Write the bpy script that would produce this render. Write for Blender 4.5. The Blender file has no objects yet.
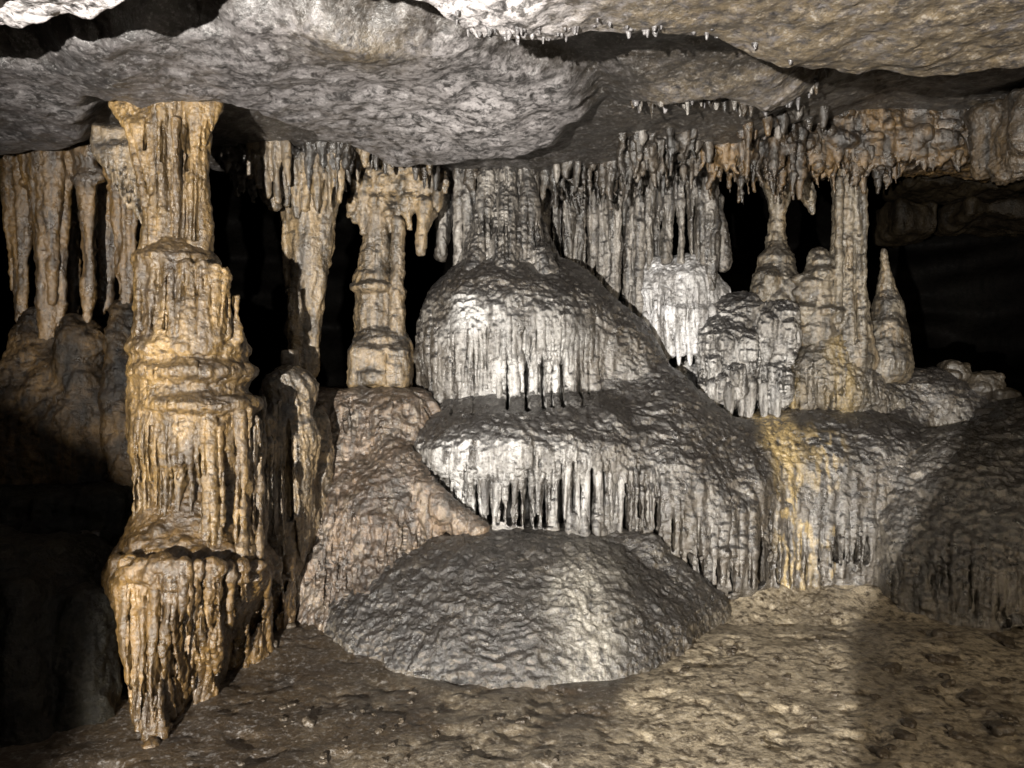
import bpy, math, random, time
import numpy as np
T0 = time.time()
C = bpy.context.scene
COL = C.collection
F, CX, CY, CZ = 770.0, 512.0, 384.0, 1.5
rng = random.Random(7)

def P(px, py, Y):
    return np.array([(px - CX) / F * Y, Y, CZ + (CY - py) / F * Y])
def R(rpx, Y):
    return rpx * Y / F
def floorY(py):
    return CZ * F / (py - CY)

# ------------------------------------------------------------------ noise
def _h(i, j, k, s):
    n = (i * 73856093) ^ (j * 19349663) ^ (k * 83492791) ^ (s * 2654435 + 12345)
    n = (n ^ (n >> 13)) * 1274126177
    n = n & 0x7fffffff
    n = (n ^ (n >> 16)) * 668265263
    return (n & 0xffffff).astype(np.float32) / float(0xffffff) * 2 - 1
def vnoise(p, s=0):
    f = np.floor(p); i = f.astype(np.int64); t = (p - f).astype(np.float32)
    u = t * t * t * (t * (t * 6 - 15) + 10)
    r = 0
    for a in (0, 1):
        wa = u[:, 0] if a else 1 - u[:, 0]
        for b in (0, 1):
            wb = u[:, 1] if b else 1 - u[:, 1]
            for c in (0, 1):
                wc = u[:, 2] if c else 1 - u[:, 2]
                r = r + wa * wb * wc * _h(i[:, 0] + a, i[:, 1] + b, i[:, 2] + c, s)
    return r
ROT = np.array([[0.80, 0.48, -0.36], [-0.60, 0.64, -0.48], [0.0, 0.60, 0.80]])
def fbm(p, o=4, s=0, g=0.5):
    r = 0; a = 1.0; q = p.copy()
    for k in range(o):
        r = r + a * vnoise(q, s + k)
        a *= g; q = (q @ ROT.T) * 2.03 + 3.7
    return r
def fbm_ax(p, o=3, s=0):
    r = 0; a = 1.0; q = p.copy()
    for k in range(o):
        r = r + a * vnoise(q, s + k); a *= .5; q = q * 2.07 + 5.3
    return r
def ridged(p, o=3, s=0):
    r = 0; a = 1.0; q = p.copy()
    for k in range(o):
        r = r + a * (0.5 - np.abs(vnoise(q, s + k))) * 2; a *= .5; q = (q @ ROT.T) * 2.1 + 1.9
    return r

# ------------------------------------------------------------------ distance fields and their meshing
class Field:
    def __init__(self, lo, hi, h):
        self.h = h; self.lo = np.array(lo, float); n = np.ceil((np.array(hi) - self.lo) / h).astype(int) + 1
        self.ax = [(self.lo[i] + h * np.arange(n[i])).astype(np.float32) for i in range(3)]
        self.D = np.full(tuple(n), 1.0, np.float32)
    def _sub(self, lo, hi):
        s = []
        for i in range(3):
            a = int(np.clip(np.floor((lo[i] - self.lo[i]) / self.h), 0, self.D.shape[i]))
            b = int(np.clip(np.ceil((hi[i] - self.lo[i]) / self.h) + 1, 0, self.D.shape[i]))
            if b - a < 1: return None
            s.append(slice(a, b))
        return tuple(s)
    def _apply(self, s, d, k, op):
        A = self.D[s]
        if op == 'sub':
            d = -d
            hh = np.maximum(k - np.abs(A - d), 0) / max(k, 1e-6)
            self.D[s] = np.maximum(A, d) + hh * hh * k * .25
        else:
            hh = np.maximum(k - np.abs(A - d), 0) / max(k, 1e-6)
            self.D[s] = np.minimum(A, d) - hh * hh * k * .25
    def _xyz(self, s):
        return self.ax[0][s[0]][:, None, None], self.ax[1][s[1]][None, :, None], self.ax[2][s[2]][None, None, :]
    def ell(self, c, r, k=.05, op='add'):
        c = np.array(c, float); r = np.array(r, float); m = k + 3 * self.h
        s = self._sub(c - r - m, c + r + m)
        if s is None: return
        x, y, z = self._xyz(s)
        x = (x - c[0]); y = (y - c[1]); z = (z - c[2])
        k0 = np.sqrt((x / r[0]) ** 2 + (y / r[1]) ** 2 + (z / r[2]) ** 2)
        k1 = np.sqrt((x / r[0] ** 2) ** 2 + (y / r[1] ** 2) ** 2 + (z / r[2] ** 2) ** 2)
        self._apply(s, (k0 * (k0 - 1) / np.maximum(k1, 1e-5)).astype(np.float32), k, op)
    def cone(self, a, b, ra, rb, k=.03, op='add', ys=1.0):
        a = np.array(a, float); b = np.array(b, float); m = max(ra, rb) * max(1, ys) + k + 3 * self.h
        s = self._sub(np.minimum(a, b) - m, np.maximum(a, b) + m)
        if s is None: return
        x, y, z = self._xyz(s)
        S = np.array([1, 1 / ys, 1]); A = a * S; d = (b - a) * S; L = max(d @ d, 1e-9)
        x = x - A[0]; y = y / ys - A[1]; z = z - A[2]
        t = np.clip((x * d[0] + y * d[1] + z * d[2]) / L, 0, 1)
        q = np.sqrt((x - t * d[0]) ** 2 + (y - t * d[1]) ** 2 + (z - t * d[2]) ** 2)
        self._apply(s, (q - (ra + (rb - ra) * t)).astype(np.float32), k, op)
    def chain(self, pts, k=.03, op='add', ys=1.0):      # pts: (px, py, depth, radius in px)
        for (a, b) in zip(pts[:-1], pts[1:]):
            self.cone(P(*a[:3]), P(*b[:3]), R(a[3], a[2]), R(b[3], b[2]), k, op, ys)
    def lump(self, px, py, Y, rx, rz, ry=None, k=.05, op='add'):
        self.ell(P(px, py, Y), (R(rx, Y), R(ry if ry else rx, Y), R(rz, Y)), k, op)
    def box(self, c, hs, rd, k=.05, op='add'):
        c = np.array(c, float); hs = np.array(hs, float); m = k + 3 * self.h
        s = self._sub(c - hs - m, c + hs + m)
        if s is None: return
        x, y, z = self._xyz(s)
        qx = np.abs(x - c[0]) - hs[0] + rd; qy = np.abs(y - c[1]) - hs[1] + rd; qz = np.abs(z - c[2]) - hs[2] + rd
        d = np.sqrt(np.maximum(qx, 0) ** 2 + np.maximum(qy, 0) ** 2 + np.maximum(qz, 0) ** 2) + np.minimum(np.maximum(qx, np.maximum(qy, qz)), 0) - rd
        self._apply(s, d.astype(np.float32), k, op)
    def hit(self, px, py, default=None):                 # depth at which the sight line through (px, py) first meets the form
        Ys = np.arange(self.ax[1][0], self.ax[1][-1], self.h * .5)
        q = np.stack([(px - CX) / F * Ys, Ys, CZ + (CY - py) / F * Ys], 1)
        ii = np.rint((q - self.lo) / self.h).astype(int)
        ok = np.all((ii >= 0) & (ii < np.array(self.D.shape)), 1); ii = np.clip(ii, 0, np.array(self.D.shape) - 1)
        v = np.where(ok, self.D[ii[:, 0], ii[:, 1], ii[:, 2]], 1); w = np.nonzero(v < 0)[0]
        return float(Ys[w[0]]) if len(w) else default
    def slot(self, x, y0, y1, r, Y0, Y1=None, depth=.2, lean=0):      # a tapering slit cut straight into the form
        Y1 = Y0 if Y1 is None else Y1; ym = y0 * .72 + y1 * .28
        self.chain([(x, y0, Y0, .5), (x + lean * .3, ym, Y0 * .72 + Y1 * .28, r), (x + lean, y1, Y1, r)], .005, 'sub', depth / R(r, Y0))
    def flutes(self, xs, y0, y1, r, k=.016, out=.3, jit=10, lean=0, dflt=None, hy=None):
        for x in xs:
            x = x + rng.uniform(-1.5, 1.5); a = y0(x) if callable(y0) else y0; b = y1(x) if callable(y1) else y1
            a = a + rng.uniform(-jit, jit); b = b + rng.uniform(-jit, jit) * .6
            Ya = self.hit(x, a, dflt); Ym = self.hit(x, (a + b) / 2, Ya); Yb = self.hit(x + lean, b, Ym)
            if Ya is None: continue
            if Ym is None: Ym = Ya
            if Yb is None: Yb = Ym
            Yb = max(Yb, Ym - .02); Ym = max(Ym, Ya - .12)
            rr = r * rng.uniform(.75, 1.3); e = R(rr, Ya)
            yield_ = [(x, a, Ya + e * .9, rr * .6), (x + lean * .5, (a + b) / 2, Ym + e * (1 - out) * .6, rr), (x + lean, b, Yb + e * (1 - out) * .6, rr * .8)]
            self.pending = getattr(self, 'pending', []) + [(yield_, k)]
        for pts, kk in self.pending: self.chain(pts, kk)
        self.pending = []
    def grooves(self, xs, y0, y1, r, d, jit=8, lean=0):
        todo = []
        for x in xs:
            x = x + rng.uniform(-1.8, 1.8); a = y0(x) if callable(y0) else y0; b = y1(x) if callable(y1) else y1
            a += rng.uniform(-jit, jit); b += rng.uniform(-jit, jit)
            if rng.random() < .25: a = a + (b - a) * rng.uniform(.2, .6)
            if rng.random() < .2: b = a + (b - a) * rng.uniform(.4, .8)
            m = (a + b) / 2; w = rng.uniform(-1.5, 1.5)
            Ya = self.hit(x, a); Ym = self.hit(x + lean / 2 + w, m); Yb = self.hit(x + lean, b)
            if Ym is None: continue
            Ya = Ym if Ya is None or abs(Ya - Ym) > .25 else Ya; Yb = Ym if Yb is None or abs(Yb - Ym) > .35 else Yb
            q = r * rng.uniform(.7, 1.4)
            todo.append(([(x, a, Ya, .3), (x + lean / 2 + w, m, Ym, q), (x + lean, b, Yb, q * .7)], d * rng.uniform(.6, 1.3) / R(q, Ym)))
        for pts, ys in todo: self.chain(pts, .008, 'sub', ys)
    def mesh(self):
        D = self.D
        for i in range(3):
            ix = [slice(None)] * 3
            for e in (0, -1):
                ix[i] = e; D[tuple(ix)] = np.maximum(D[tuple(ix)], self.h * .5)
        S = D < 0
        n = D.shape
        cnt = np.zeros((n[0] - 1, n[1] - 1, n[2] - 1), np.uint8)
        offs = [(a, b, c) for a in (0, 1) for b in (0, 1) for c in (0, 1)]
        for a, b, c in offs:
            cnt += S[a:n[0] - 1 + a, b:n[1] - 1 + b, c:n[2] - 1 + c]
        act = np.argwhere((cnt > 0) & (cnt < 8))
        idx = np.full(cnt.shape, -1, np.int32)
        idx[act[:, 0], act[:, 1], act[:, 2]] = np.arange(len(act))
        val = {o: D[act[:, 0] + o[0], act[:, 1] + o[1], act[:, 2] + o[2]] for o in offs}
        acc = np.zeros((len(act), 3)); num = np.zeros(len(act))
        for o in offs:
            for ax in range(3):
                if o[ax]: continue
                o2 = list(o); o2[ax] = 1; o2 = tuple(o2)
                v0, v1 = val[o], val[o2]
                m = (v0 < 0) != (v1 < 0)
                t = np.where(m, v0 / np.where(v0 == v1, 1, v0 - v1), 0)
                p = np.zeros((len(act), 3)); p[:] = o; p[:, ax] = t
                acc[m] += p[m]; num[m] += 1
        V = (act + acc / np.maximum(num, 1)[:, None]) * self.h + self.lo
        Q = []
        for ax in range(3):
            s0 = [slice(None)] * 3; s1 = [slice(None)] * 3
            s0[ax] = slice(0, -1); s1[ax] = slice(1, None)
            a, b = S[tuple(s0)], S[tuple(s1)]
            u, w = [(1, 2), (2, 0), (0, 1)][ax]
            for flag in (0, 1):
                e = np.argwhere((a & ~b) if flag else (b & ~a))
                e = e[(e[:, u] > 0) & (e[:, w] > 0) & (e[:, u] < n[u] - 1) & (e[:, w] < n[w] - 1)]
                if not len(e): continue
                def g(du, dw):
                    q = e.copy(); q[:, u] -= du; q[:, w] -= dw
                    return idx[q[:, 0], q[:, 1], q[:, 2]]
                q = np.stack([g(1, 1), g(0, 1), g(0, 0), g(1, 0)], 1)
                Q.append(q if flag else q[:, ::-1])
        return V, np.concatenate(Q)

# ------------------------------------------------------------------ linking meshes
def raw_mesh(name, V, Q):
    me = bpy.data.meshes.new(name)
    V = np.ascontiguousarray(V, np.float32); Q = np.ascontiguousarray(Q, np.int32)
    me.vertices.add(len(V)); me.vertices.foreach_set('co', V.ravel())
    me.loops.add(Q.size); me.loops.foreach_set('vertex_index', Q.ravel())
    me.polygons.add(len(Q))
    me.polygons.foreach_set('loop_start', np.arange(0, Q.size, Q.shape[1], dtype=np.int32))
    me.polygons.foreach_set('use_smooth', np.ones(len(Q), bool))
    me.update(calc_edges=True)
    return me
def normals(me):
    n = np.empty(len(me.vertices) * 3, np.float32); me.vertex_normals.foreach_get('vector', n); return n.reshape(-1, 3)
def obj(name, V, Q, mat, parent=None, base=(0, 0, 0), disp=None, tint=None, smooth=0):
    base = np.array(base, float)
    me = raw_mesh(name, V, Q)
    if disp is not None:
        N = normals(me); V2 = V + N * disp(V, N)[:, None]
        me.vertices.foreach_set('co', np.ascontiguousarray(V2 - base, np.float32).ravel())
    else:
        me.vertices.foreach_set('co', np.ascontiguousarray(V - base, np.float32).ravel())
    me.update()
    if tint is not None and isinstance(tint, dict):
        for nm_, fn_ in tint.items():
            a = me.attributes.new(nm_, 'FLOAT', 'POINT'); a.data.foreach_set('value', np.ascontiguousarray(fn_(V), np.float32))
    elif tint is not None:
        a = me.attributes.new('tint', 'FLOAT', 'POINT'); a.data.foreach_set('value', np.ascontiguousarray(tint(V), np.float32))
    me.materials.append(mat)
    o = bpy.data.objects.new(name, me); COL.objects.link(o)
    if parent: o.parent = parent
    else: o.location = base
    return o
def tag(o, label=None, cat=None, group=None, kind=None):
    if label: o['label'] = label
    if cat: o['category'] = cat
    if group: o['group'] = group
    if kind: o['kind'] = kind
    return o
def empty(name, base, label, cat, group=None):
    e = bpy.data.objects.new(name, None); e.empty_display_size = .1; COL.objects.link(e)
    e.location = base; return tag(e, label, cat, group)

def WARP(V, sd):
    a = .61; q = np.stack([V[:, 0] * math.cos(a) - V[:, 1] * math.sin(a), V[:, 0] * math.sin(a) + V[:, 1] * math.cos(a), V[:, 2]], 1)
    w = fbm(V * [3, 3, 2.4], 3, sd + 61); w2 = fbm(V * [3, 3, 2.4] + 17, 3, sd + 63)
    q[:, 0] += .055 * w; q[:, 1] += .055 * w2; q[:, 2] += 1.5 * q[:, 0] + 1.1 * q[:, 1] + .3 * w
    return q
def detail(fb=.02, f=5., st=.012, rp=.008, fine=.004, sd=0, sf=13., fl=1.7):
    def d(V, N):
        steep = 1 - np.abs(N[:, 2])
        r = fb * fbm(V * f, 4, sd)
        if st: r = r + st * np.clip(steep * 1.5, 0, 1) * fbm_ax(WARP(V, sd) * [sf, sf, fl], 3, sd + 9)
        if rp: r = r + rp * (.15 + .85 * np.clip(1.3 - steep * 1.3, 0, 1)) * ridged(V * [11, 11, 17] + .6 * fbm(V * 4, 2, sd + 31)[:, None], 2, sd + 17)
        if fine: r = r + fine * 1.1 * fbm(V * 34, 4, sd + 23, .6)
        return r.astype(np.float32)
    return d

def tube(pts, rad, n=18, seg=26, sd=0, rough=.12, flute=.12):
    pts = np.array(pts, float); rad = np.array(rad, float)
    s = np.concatenate([[0], np.cumsum(np.linalg.norm(np.diff(pts, axis=0), axis=1))]); s /= s[-1]
    t = np.linspace(0, 1, seg); t = .5 - .5 * np.cos(math.pi * t) if True else t
    c = np.stack([np.interp(t, s, pts[:, i]) for i in range(3)], 1); r = np.interp(t, s, rad)
    r = r * np.sqrt(np.clip(1 - np.clip((t - .93) / .07, 0, 1) ** 2, .002, 1))
    r = r * np.sqrt(np.clip(1 - np.clip(1 - t / .22, 0, 1) ** 2, .004, 1))
    an = np.linspace(0, 2 * math.pi, n, endpoint=False)
    A, Tt = np.meshgrid(an, t); rr = np.repeat(r[:, None], n, 1)
    q = np.stack([np.cos(A).ravel() * 1.6, np.sin(A).ravel() * 1.6, np.repeat(t * 2.2, n) + sd * 3.1], 1)
    q2 = np.stack([np.cos(A).ravel() * 2.5, np.sin(A).ravel() * 2.5, np.repeat(t * 9, n) + sd * 1.7], 1)
    rr = rr * (1 + flute * vnoise(q, sd) + rough * fbm(q2, 2, sd + 5)).reshape(rr.shape)
    V = np.stack([c[:, 0, None] + rr * np.cos(A), c[:, 1, None] + rr * np.sin(A), np.repeat(c[:, 2, None], n, 1)], 2).reshape(-1, 3)
    i = np.arange(seg - 1)[:, None] * n; j = np.arange(n)[None]
    Q = np.stack([i + j, i + n + j, i + n + (j + 1) % n, i + (j + 1) % n], 2).reshape(-1, 4)
    return V, Q

# ------------------------------------------------------------------ materials
def rock_mat(name, a, b, dark, _=None, stain=None, topdark=0.0, white=0.0, tintcol=None, bump=1.0, rough=(.28, .58), scale=1.0, streak=.5, spec=.7, speck=.0, darkamt=.5, ripple=1.0, mottle=.7, crack=0, pit=.85, ridge=.25, coat=.6, calcol=(.56, .55, .535), calcite=False, recess_shade=False, wcol=(.66, .65, .645), tstretch=(1, 1, .3)):
    def tone(c_, k, sat=1.12):
        g = sum(c_) / 3; return tuple(max(0, (g + (v - g) * sat) * k) for v in c_)
    a, b, dark, wcol = tone(a, .66), tone(b, .60), tone(dark, .55), tone(wcol, .80)
    stain = tone(stain, .6) if stain else None; calcol = tone(calcol, .95); tintcol = tone(tintcol, .72) if tintcol else None
    m = bpy.data.materials.new(name); m.use_nodes = True; nt = m.node_tree; nt.nodes.clear()
    N = lambda t, **k: _n(nt, t, **k)
    out = N('ShaderNodeOutputMaterial'); bs = N('ShaderNodeBsdfPrincipled'); nt.links.new(bs.outputs[0], out.inputs[0])
    geo = N('ShaderNodeNewGeometry'); pos = geo.outputs['Position']
    def noise(sc, det=6, ro=.6, stretch=None, dist=0):
        n = N('ShaderNodeTexNoise'); n.inputs['Scale'].default_value = sc * scale; n.inputs['Detail'].default_value = det
        n.inputs['Roughness'].default_value = ro; n.inputs['Distortion'].default_value = dist
        if stretch:
            v = N('ShaderNodeVectorMath', operation='MULTIPLY'); v.inputs[1].default_value = stretch; nt.links.new(pos, v.inputs[0]); nt.links.new(v.outputs[0], n.inputs['Vector'])
        else: nt.links.new(pos, n.inputs['Vector'])
        return n.outputs[0]
    def ramp(x, lo, hi, v0=0, v1=1):
        r = N('ShaderNodeMapRange'); r.inputs[1].default_value = lo; r.inputs[2].default_value = hi; r.inputs[3].default_value = v0; r.inputs[4].default_value = v1
        r.clamp = True; nt.links.new(x, r.inputs[0]); return r.outputs[0]
    def math_(op, x, y):
        q = N('ShaderNodeMath', operation=op)
        for i, v in enumerate((x, y)):
            if isinstance(v, (int, float)): q.inputs[i].default_value = v
            else: nt.links.new(v, q.inputs[i])
        return q.outputs[0]
    def mix(fac, c0, c1):
        q = N('ShaderNodeMix', data_type='RGBA')
        for s, v in ((0, fac), (6, c0), (7, c1)):
            if isinstance(v, (int, float)): q.inputs[s].default_value = v
            elif isinstance(v, (tuple, list)): q.inputs[s].default_value = (*v, 1)
            else: nt.links.new(v, q.inputs[s])
        return q.outputs[2]
    c = mix(ramp(noise(2.2, 5, .6), .38, .60), a, b)
    c = mix(math_('MULTIPLY', ramp(noise(5, 8, .7, (1, 1, .35), .4), .49, .62), darkamt), c, dark)
    if streak:
        c = mix(math_('MULTIPLY', ramp(noise(15, 5, .65, (1, 1, .08)), .5, .62), streak), c, stain or dark)
    sz = N('ShaderNodeSeparateXYZ'); nt.links.new(geo.outputs['Normal'], sz.inputs[0])
    nzv = sz.outputs[2]; flat = ramp(math_('ABSOLUTE', nzv, 0), .25, .6)
    def blend(a_, b_):
        q = N('ShaderNodeMix', data_type='FLOAT'); nt.links.new(flat, q.inputs[0]); nt.links.new(a_, q.inputs[2]); nt.links.new(b_, q.inputs[3]); return q.outputs[0]
    run = noise(15, 5, .62, (1, 1, .11), .25); rip = noise(17, 6, .70, (1, 1, 1.6), .5)
    if white:
        wn = math_('MULTIPLY', ramp(noise(2.6, 6, .6, (1, 1, .7), .5), .40, .58), ramp(blend(run, rip), .42, .58))
        if calcite:
            ca = N('ShaderNodeAttribute'); ca.attribute_name = 'calcite'
            wn = math_('MAXIMUM', math_('MULTIPLY', wn, .22), math_('MULTIPLY', ca.outputs['Fac'], ramp(blend(run, rip), .36, .54)))
            c = mix(math_('MULTIPLY', wn, white), c, calcol)
        else: c = mix(math_('MULTIPLY', wn, white), c, wcol)
    if topdark:  # patchy darkening of upward-facing surfaces
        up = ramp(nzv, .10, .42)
        sm = math_('MULTIPLY', math_('MULTIPLY', up, ramp(noise(13, 9, .76, (1, 1, 2.0), .6), .70, .54)), topdark)
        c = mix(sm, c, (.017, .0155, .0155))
    c = mix(ramp(blend(run, rip), .50, .40, 0, mottle * .8), c, dark)
    if tintcol:
        at = N('ShaderNodeAttribute'); at.attribute_name = 'tint'
        c = mix(math_('MULTIPLY', at.outputs['Fac'], ramp(noise(20, 8, .7, tstretch), .38, .54)), c, tintcol)
    if crack:
        cr = math_('ABSOLUTE', math_('SUBTRACT', noise(1.7, 6, .62, None, .6), .5), 0)
        cm = math_('MULTIPLY', ramp(cr, .002, .010, 1, 0), ramp(noise(1.3, 3, .5), .46, .56))
        c = mix(math_('MULTIPLY', cm, crack), c, (.02, .018, .017))
    if recess_shade:  # shade of the ceiling recesses painted into the colour
        da = N('ShaderNodeAttribute'); da.attribute_name = 'recess_shade'
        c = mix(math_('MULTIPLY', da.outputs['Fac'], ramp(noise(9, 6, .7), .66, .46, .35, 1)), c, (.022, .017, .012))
    fine = noise(75, 4, .7)
    c = mix(ramp(fine, .54, .70, 0, .4), c, dark)
    if speck: c = mix(ramp(noise(40, 7, .75), .54, .62, 0, speck), c, (.78, .76, .74))
    nt.links.new(ramp(noise(11, 5, .6), .35, .65, rough[0], rough[1]), bs.inputs['Roughness'])
    bs.inputs['Specular IOR Level'].default_value = spec
    h1 = noise(48, 5, .68, None, .3); h2 = rip
    hs = math_('ADD', math_('MULTIPLY', h1, .75), math_('MULTIPLY', h2, .6 * ripple))
    mean = .5 * (.75 + .6 * ripple)
    c = mix(ramp(hs, mean - .0, mean - .16, 0, pit * .8), c, dark)
    c = mix(ramp(hs, mean + .06, mean + .22, 0, ridge), c, wcol)
    nt.links.new(c, bs.inputs['Base Color'])
    bs.inputs['Coat Weight'].default_value = coat; bs.inputs['Coat Roughness'].default_value = .17; bs.inputs['Coat IOR'].default_value = 1.45
    bu = N('ShaderNodeBump'); bu.inputs['Strength'].default_value = 1.0; bu.inputs['Distance'].default_value = .016 * bump
    nt.links.new(hs, bu.inputs['Height']); nt.links.new(bu.outputs[0], bs.inputs['Normal'])
    b2 = N('ShaderNodeBump'); b2.inputs['Strength'].default_value = 1.0; b2.inputs['Distance'].default_value = .010 * bump
    nt.links.new(hs, b2.inputs['Height']); nt.links.new(b2.outputs[0], bs.inputs['Coat Normal'])
    return m
def _n(nt, t, **k):
    n = nt.nodes.new(t)
    for a, v in k.items(): setattr(n, a, v)
    return n

M = {}
M['ochre'] = rock_mat('ochre flowstone', (.36, .235, .10), (.22, .14, .056), (.035, .023, .013), stain=(.085, .053, .025), topdark=.5, bump=.9, rough=(.22, .5), darkamt=.7, streak=.75, mottle=.75, ridge=.15, coat=.5, wcol=(.54, .42, .25))
M['honey'] = rock_mat('honey flowstone', (.27, .165, .062), (.155, .092, .034), (.028, .018, .009), stain=(.06, .036, .016), topdark=.2, bump=.9, rough=(.2, .48), darkamt=.7, streak=.75, mottle=.75, ridge=.12, coat=.5, wcol=(.42, .28, .11))
M['tan'] = rock_mat('tan dripstone', (.36, .26, .145), (.24, .18, .115), (.035, .029, .022), stain=(.07, .057, .043), topdark=.85, bump=.9, rough=(.22, .52), darkamt=.8, streak=.7, mottle=.8, wcol=(.5, .42, .3))
M['white'] = rock_mat('pale grey flowstone', (.33, .305, .275), (.22, .20, .172), (.028, .025, .024), stain=(.075, .067, .06), topdark=1.0, white=.8, bump=1.0, rough=(.22, .52), darkamt=.75, streak=.5, mottle=.8, wcol=(.68, .67, .655), ridge=.22)
M['bright'] = rock_mat('white calcite', (.62, .61, .60), (.45, .43, .41), (.06, .055, .053), stain=(.22, .20, .185), topdark=.5, white=1.0, bump=1.0, rough=(.22, .5), darkamt=.4, streak=.4, mottle=.55, wcol=(.86, .86, .88), ridge=.4)
M['curtain'] = rock_mat('grey curtain stone', (.20, .175, .147), (.115, .10, .082), (.02, .018, .017), stain=(.035, .03, .027), topdark=.9, white=.5, bump=.9, rough=(.22, .52), darkamt=.9, streak=.85, mottle=.85, wcol=(.55, .51, .46))
M['grey'] = rock_mat('grey brown flowstone', (.155, .132, .105), (.10, .087, .07), (.022, .019, .016), stain=(.19, .16, .12), topdark=.8, white=.3, tintcol=(.52, .38, .16), bump=1.15, rough=(.22, .5), darkamt=.7, streak=.3, mottle=.85, wcol=(.36, .325, .27), tstretch=(1, 1, .14), coat=.8)
M['cascade'] = rock_mat('flowstone cascade', (.128, .105, .079), (.082, .068, .051), (.022, .019, .017), stain=(.20, .17, .13), topdark=.9, white=1.0, tintcol=(.46, .35, .18), bump=.9, rough=(.2, .46), darkamt=.65, streak=.3, mottle=.6, wcol=(.36, .33, .285), ridge=.25, tstretch=(1, 1, .14), coat=.85, calcite=True)
M['mound'] = rock_mat('mound flowstone', (.135, .108, .077), (.09, .072, .05), (.02, .018, .016), stain=(.19, .16, .12), topdark=.85, white=.35, tintcol=(.48, .45, .39), bump=1.15, rough=(.22, .5), darkamt=.7, streak=.3, mottle=.85, wcol=(.28, .255, .215), ridge=.18, coat=.8)
M['brown'] = rock_mat('brown wall flowstone', (.235, .158, .10), (.15, .10, .063), (.033, .025, .018), stain=(.32, .27, .20), topdark=.6, bump=1.0, rough=(.24, .55), darkamt=.7, streak=.5, white=.3, mottle=.8, wcol=(.44, .345, .255), coat=.6)
M['dark'] = rock_mat('dark wet stone', (.030, .026, .016), (.014, .0125, .008), (.004, .0035, .003), stain=(.010, .009, .007), topdark=.3, bump=1.0, rough=(.3, .6), darkamt=.6, streak=.4, ridge=.04, coat=.03, spec=.2, wcol=(.06, .055, .045))
M['umber'] = rock_mat('umber wet stone', (.12, .075, .034), (.016, .011, .006), (.004, .0035, .003), stain=(.03, .019, .009), topdark=.3, bump=1.0, rough=(.22, .5), darkamt=.9, streak=.6, ridge=.1, wcol=(.14, .085, .04), coat=.05, spec=.2)
M['greytan'] = rock_mat('grey tan dripstone', (.25, .208, .15), (.165, .138, .10), (.027, .023, .019), stain=(.27, .175, .075), topdark=.8, bump=.9, rough=(.22, .52), darkamt=.75, streak=.45, mottle=.85, white=.3, wcol=(.44, .40, .33))
M['amber'] = rock_mat('amber dripstone', (.19, .115, .045), (.14, .084, .034), (.018, .013, .009), stain=(.03, .02, .012), topdark=.4, bump=.9, rough=(.22, .52), darkamt=.8, streak=.8, mottle=.7, ridge=.12, coat=.3, wcol=(.36, .25, .12))
M['ceiling'] = rock_mat('ceiling limestone', (.115, .104, .104), (.055, .05, .049), (.02, .018, .0175), streak=0, white=.9, tintcol=(.155, .122, .08), bump=.6, rough=(.35, .65), darkamt=.9, speck=.16, ripple=.25, mottle=.8, crack=.6, tstretch=(1, 1, 1), wcol=(.42, .395, .405), coat=.3, ridge=.22, calcite=True, recess_shade=True, calcol=(.62, .585, .58))
M['ledge'] = rock_mat('brown ledge stone', (.12, .082, .044), (.05, .036, .022), (.014, .011, .008), streak=.3, bump=1.2, rough=(.25, .55), darkamt=.85, mottle=.8)
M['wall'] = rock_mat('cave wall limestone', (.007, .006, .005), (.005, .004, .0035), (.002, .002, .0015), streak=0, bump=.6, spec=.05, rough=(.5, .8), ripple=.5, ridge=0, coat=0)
M['floor'] = rock_mat('muddy cave floor', (.075, .053, .031), (.045, .031, .019), (.022, .016, .011), streak=0, tintcol=(.44, .375, .275), bump=.8, rough=(.3, .6), darkamt=.6, ripple=.25, speck=.15, mottle=.4, tstretch=(1, 1, 1), ridge=.12, pit=.6, coat=.4)
M['band'] = rock_mat('dark hanging dripstone', (.12, .098, .075), (.055, .045, .035), (.014, .012, .0105), stain=(.022, .018, .014), topdark=.6, bump=.9, rough=(.22, .52), darkamt=.9, streak=.85, mottle=.85, ridge=.15, wcol=(.36, .31, .25))
M['bandbrown'] = rock_mat('brown hanging dripstone', (.20, .125, .055), (.05, .036, .024), (.013, .011, .009), stain=(.022, .016, .011), topdark=.6, bump=1.0, rough=(.22, .5), darkamt=.9, streak=.8, mottle=.85, ridge=.15, wcol=(.34, .25, .14))
M['dim'] = rock_mat('dim cave stone', (.07, .055, .037), (.045, .036, .025), (.014, .011, .009), streak=0, bump=1, ripple=.3, ridge=.1)
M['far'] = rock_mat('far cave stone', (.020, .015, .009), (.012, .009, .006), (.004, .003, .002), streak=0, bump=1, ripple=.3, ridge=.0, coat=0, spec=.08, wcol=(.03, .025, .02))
M['stone'] = rock_mat('loose stone', (.13, .105, .078), (.09, .072, .052), (.03, .024, .018), streak=0, bump=.6, ripple=.3, coat=.15, ridge=.1, spec=.4)

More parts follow.
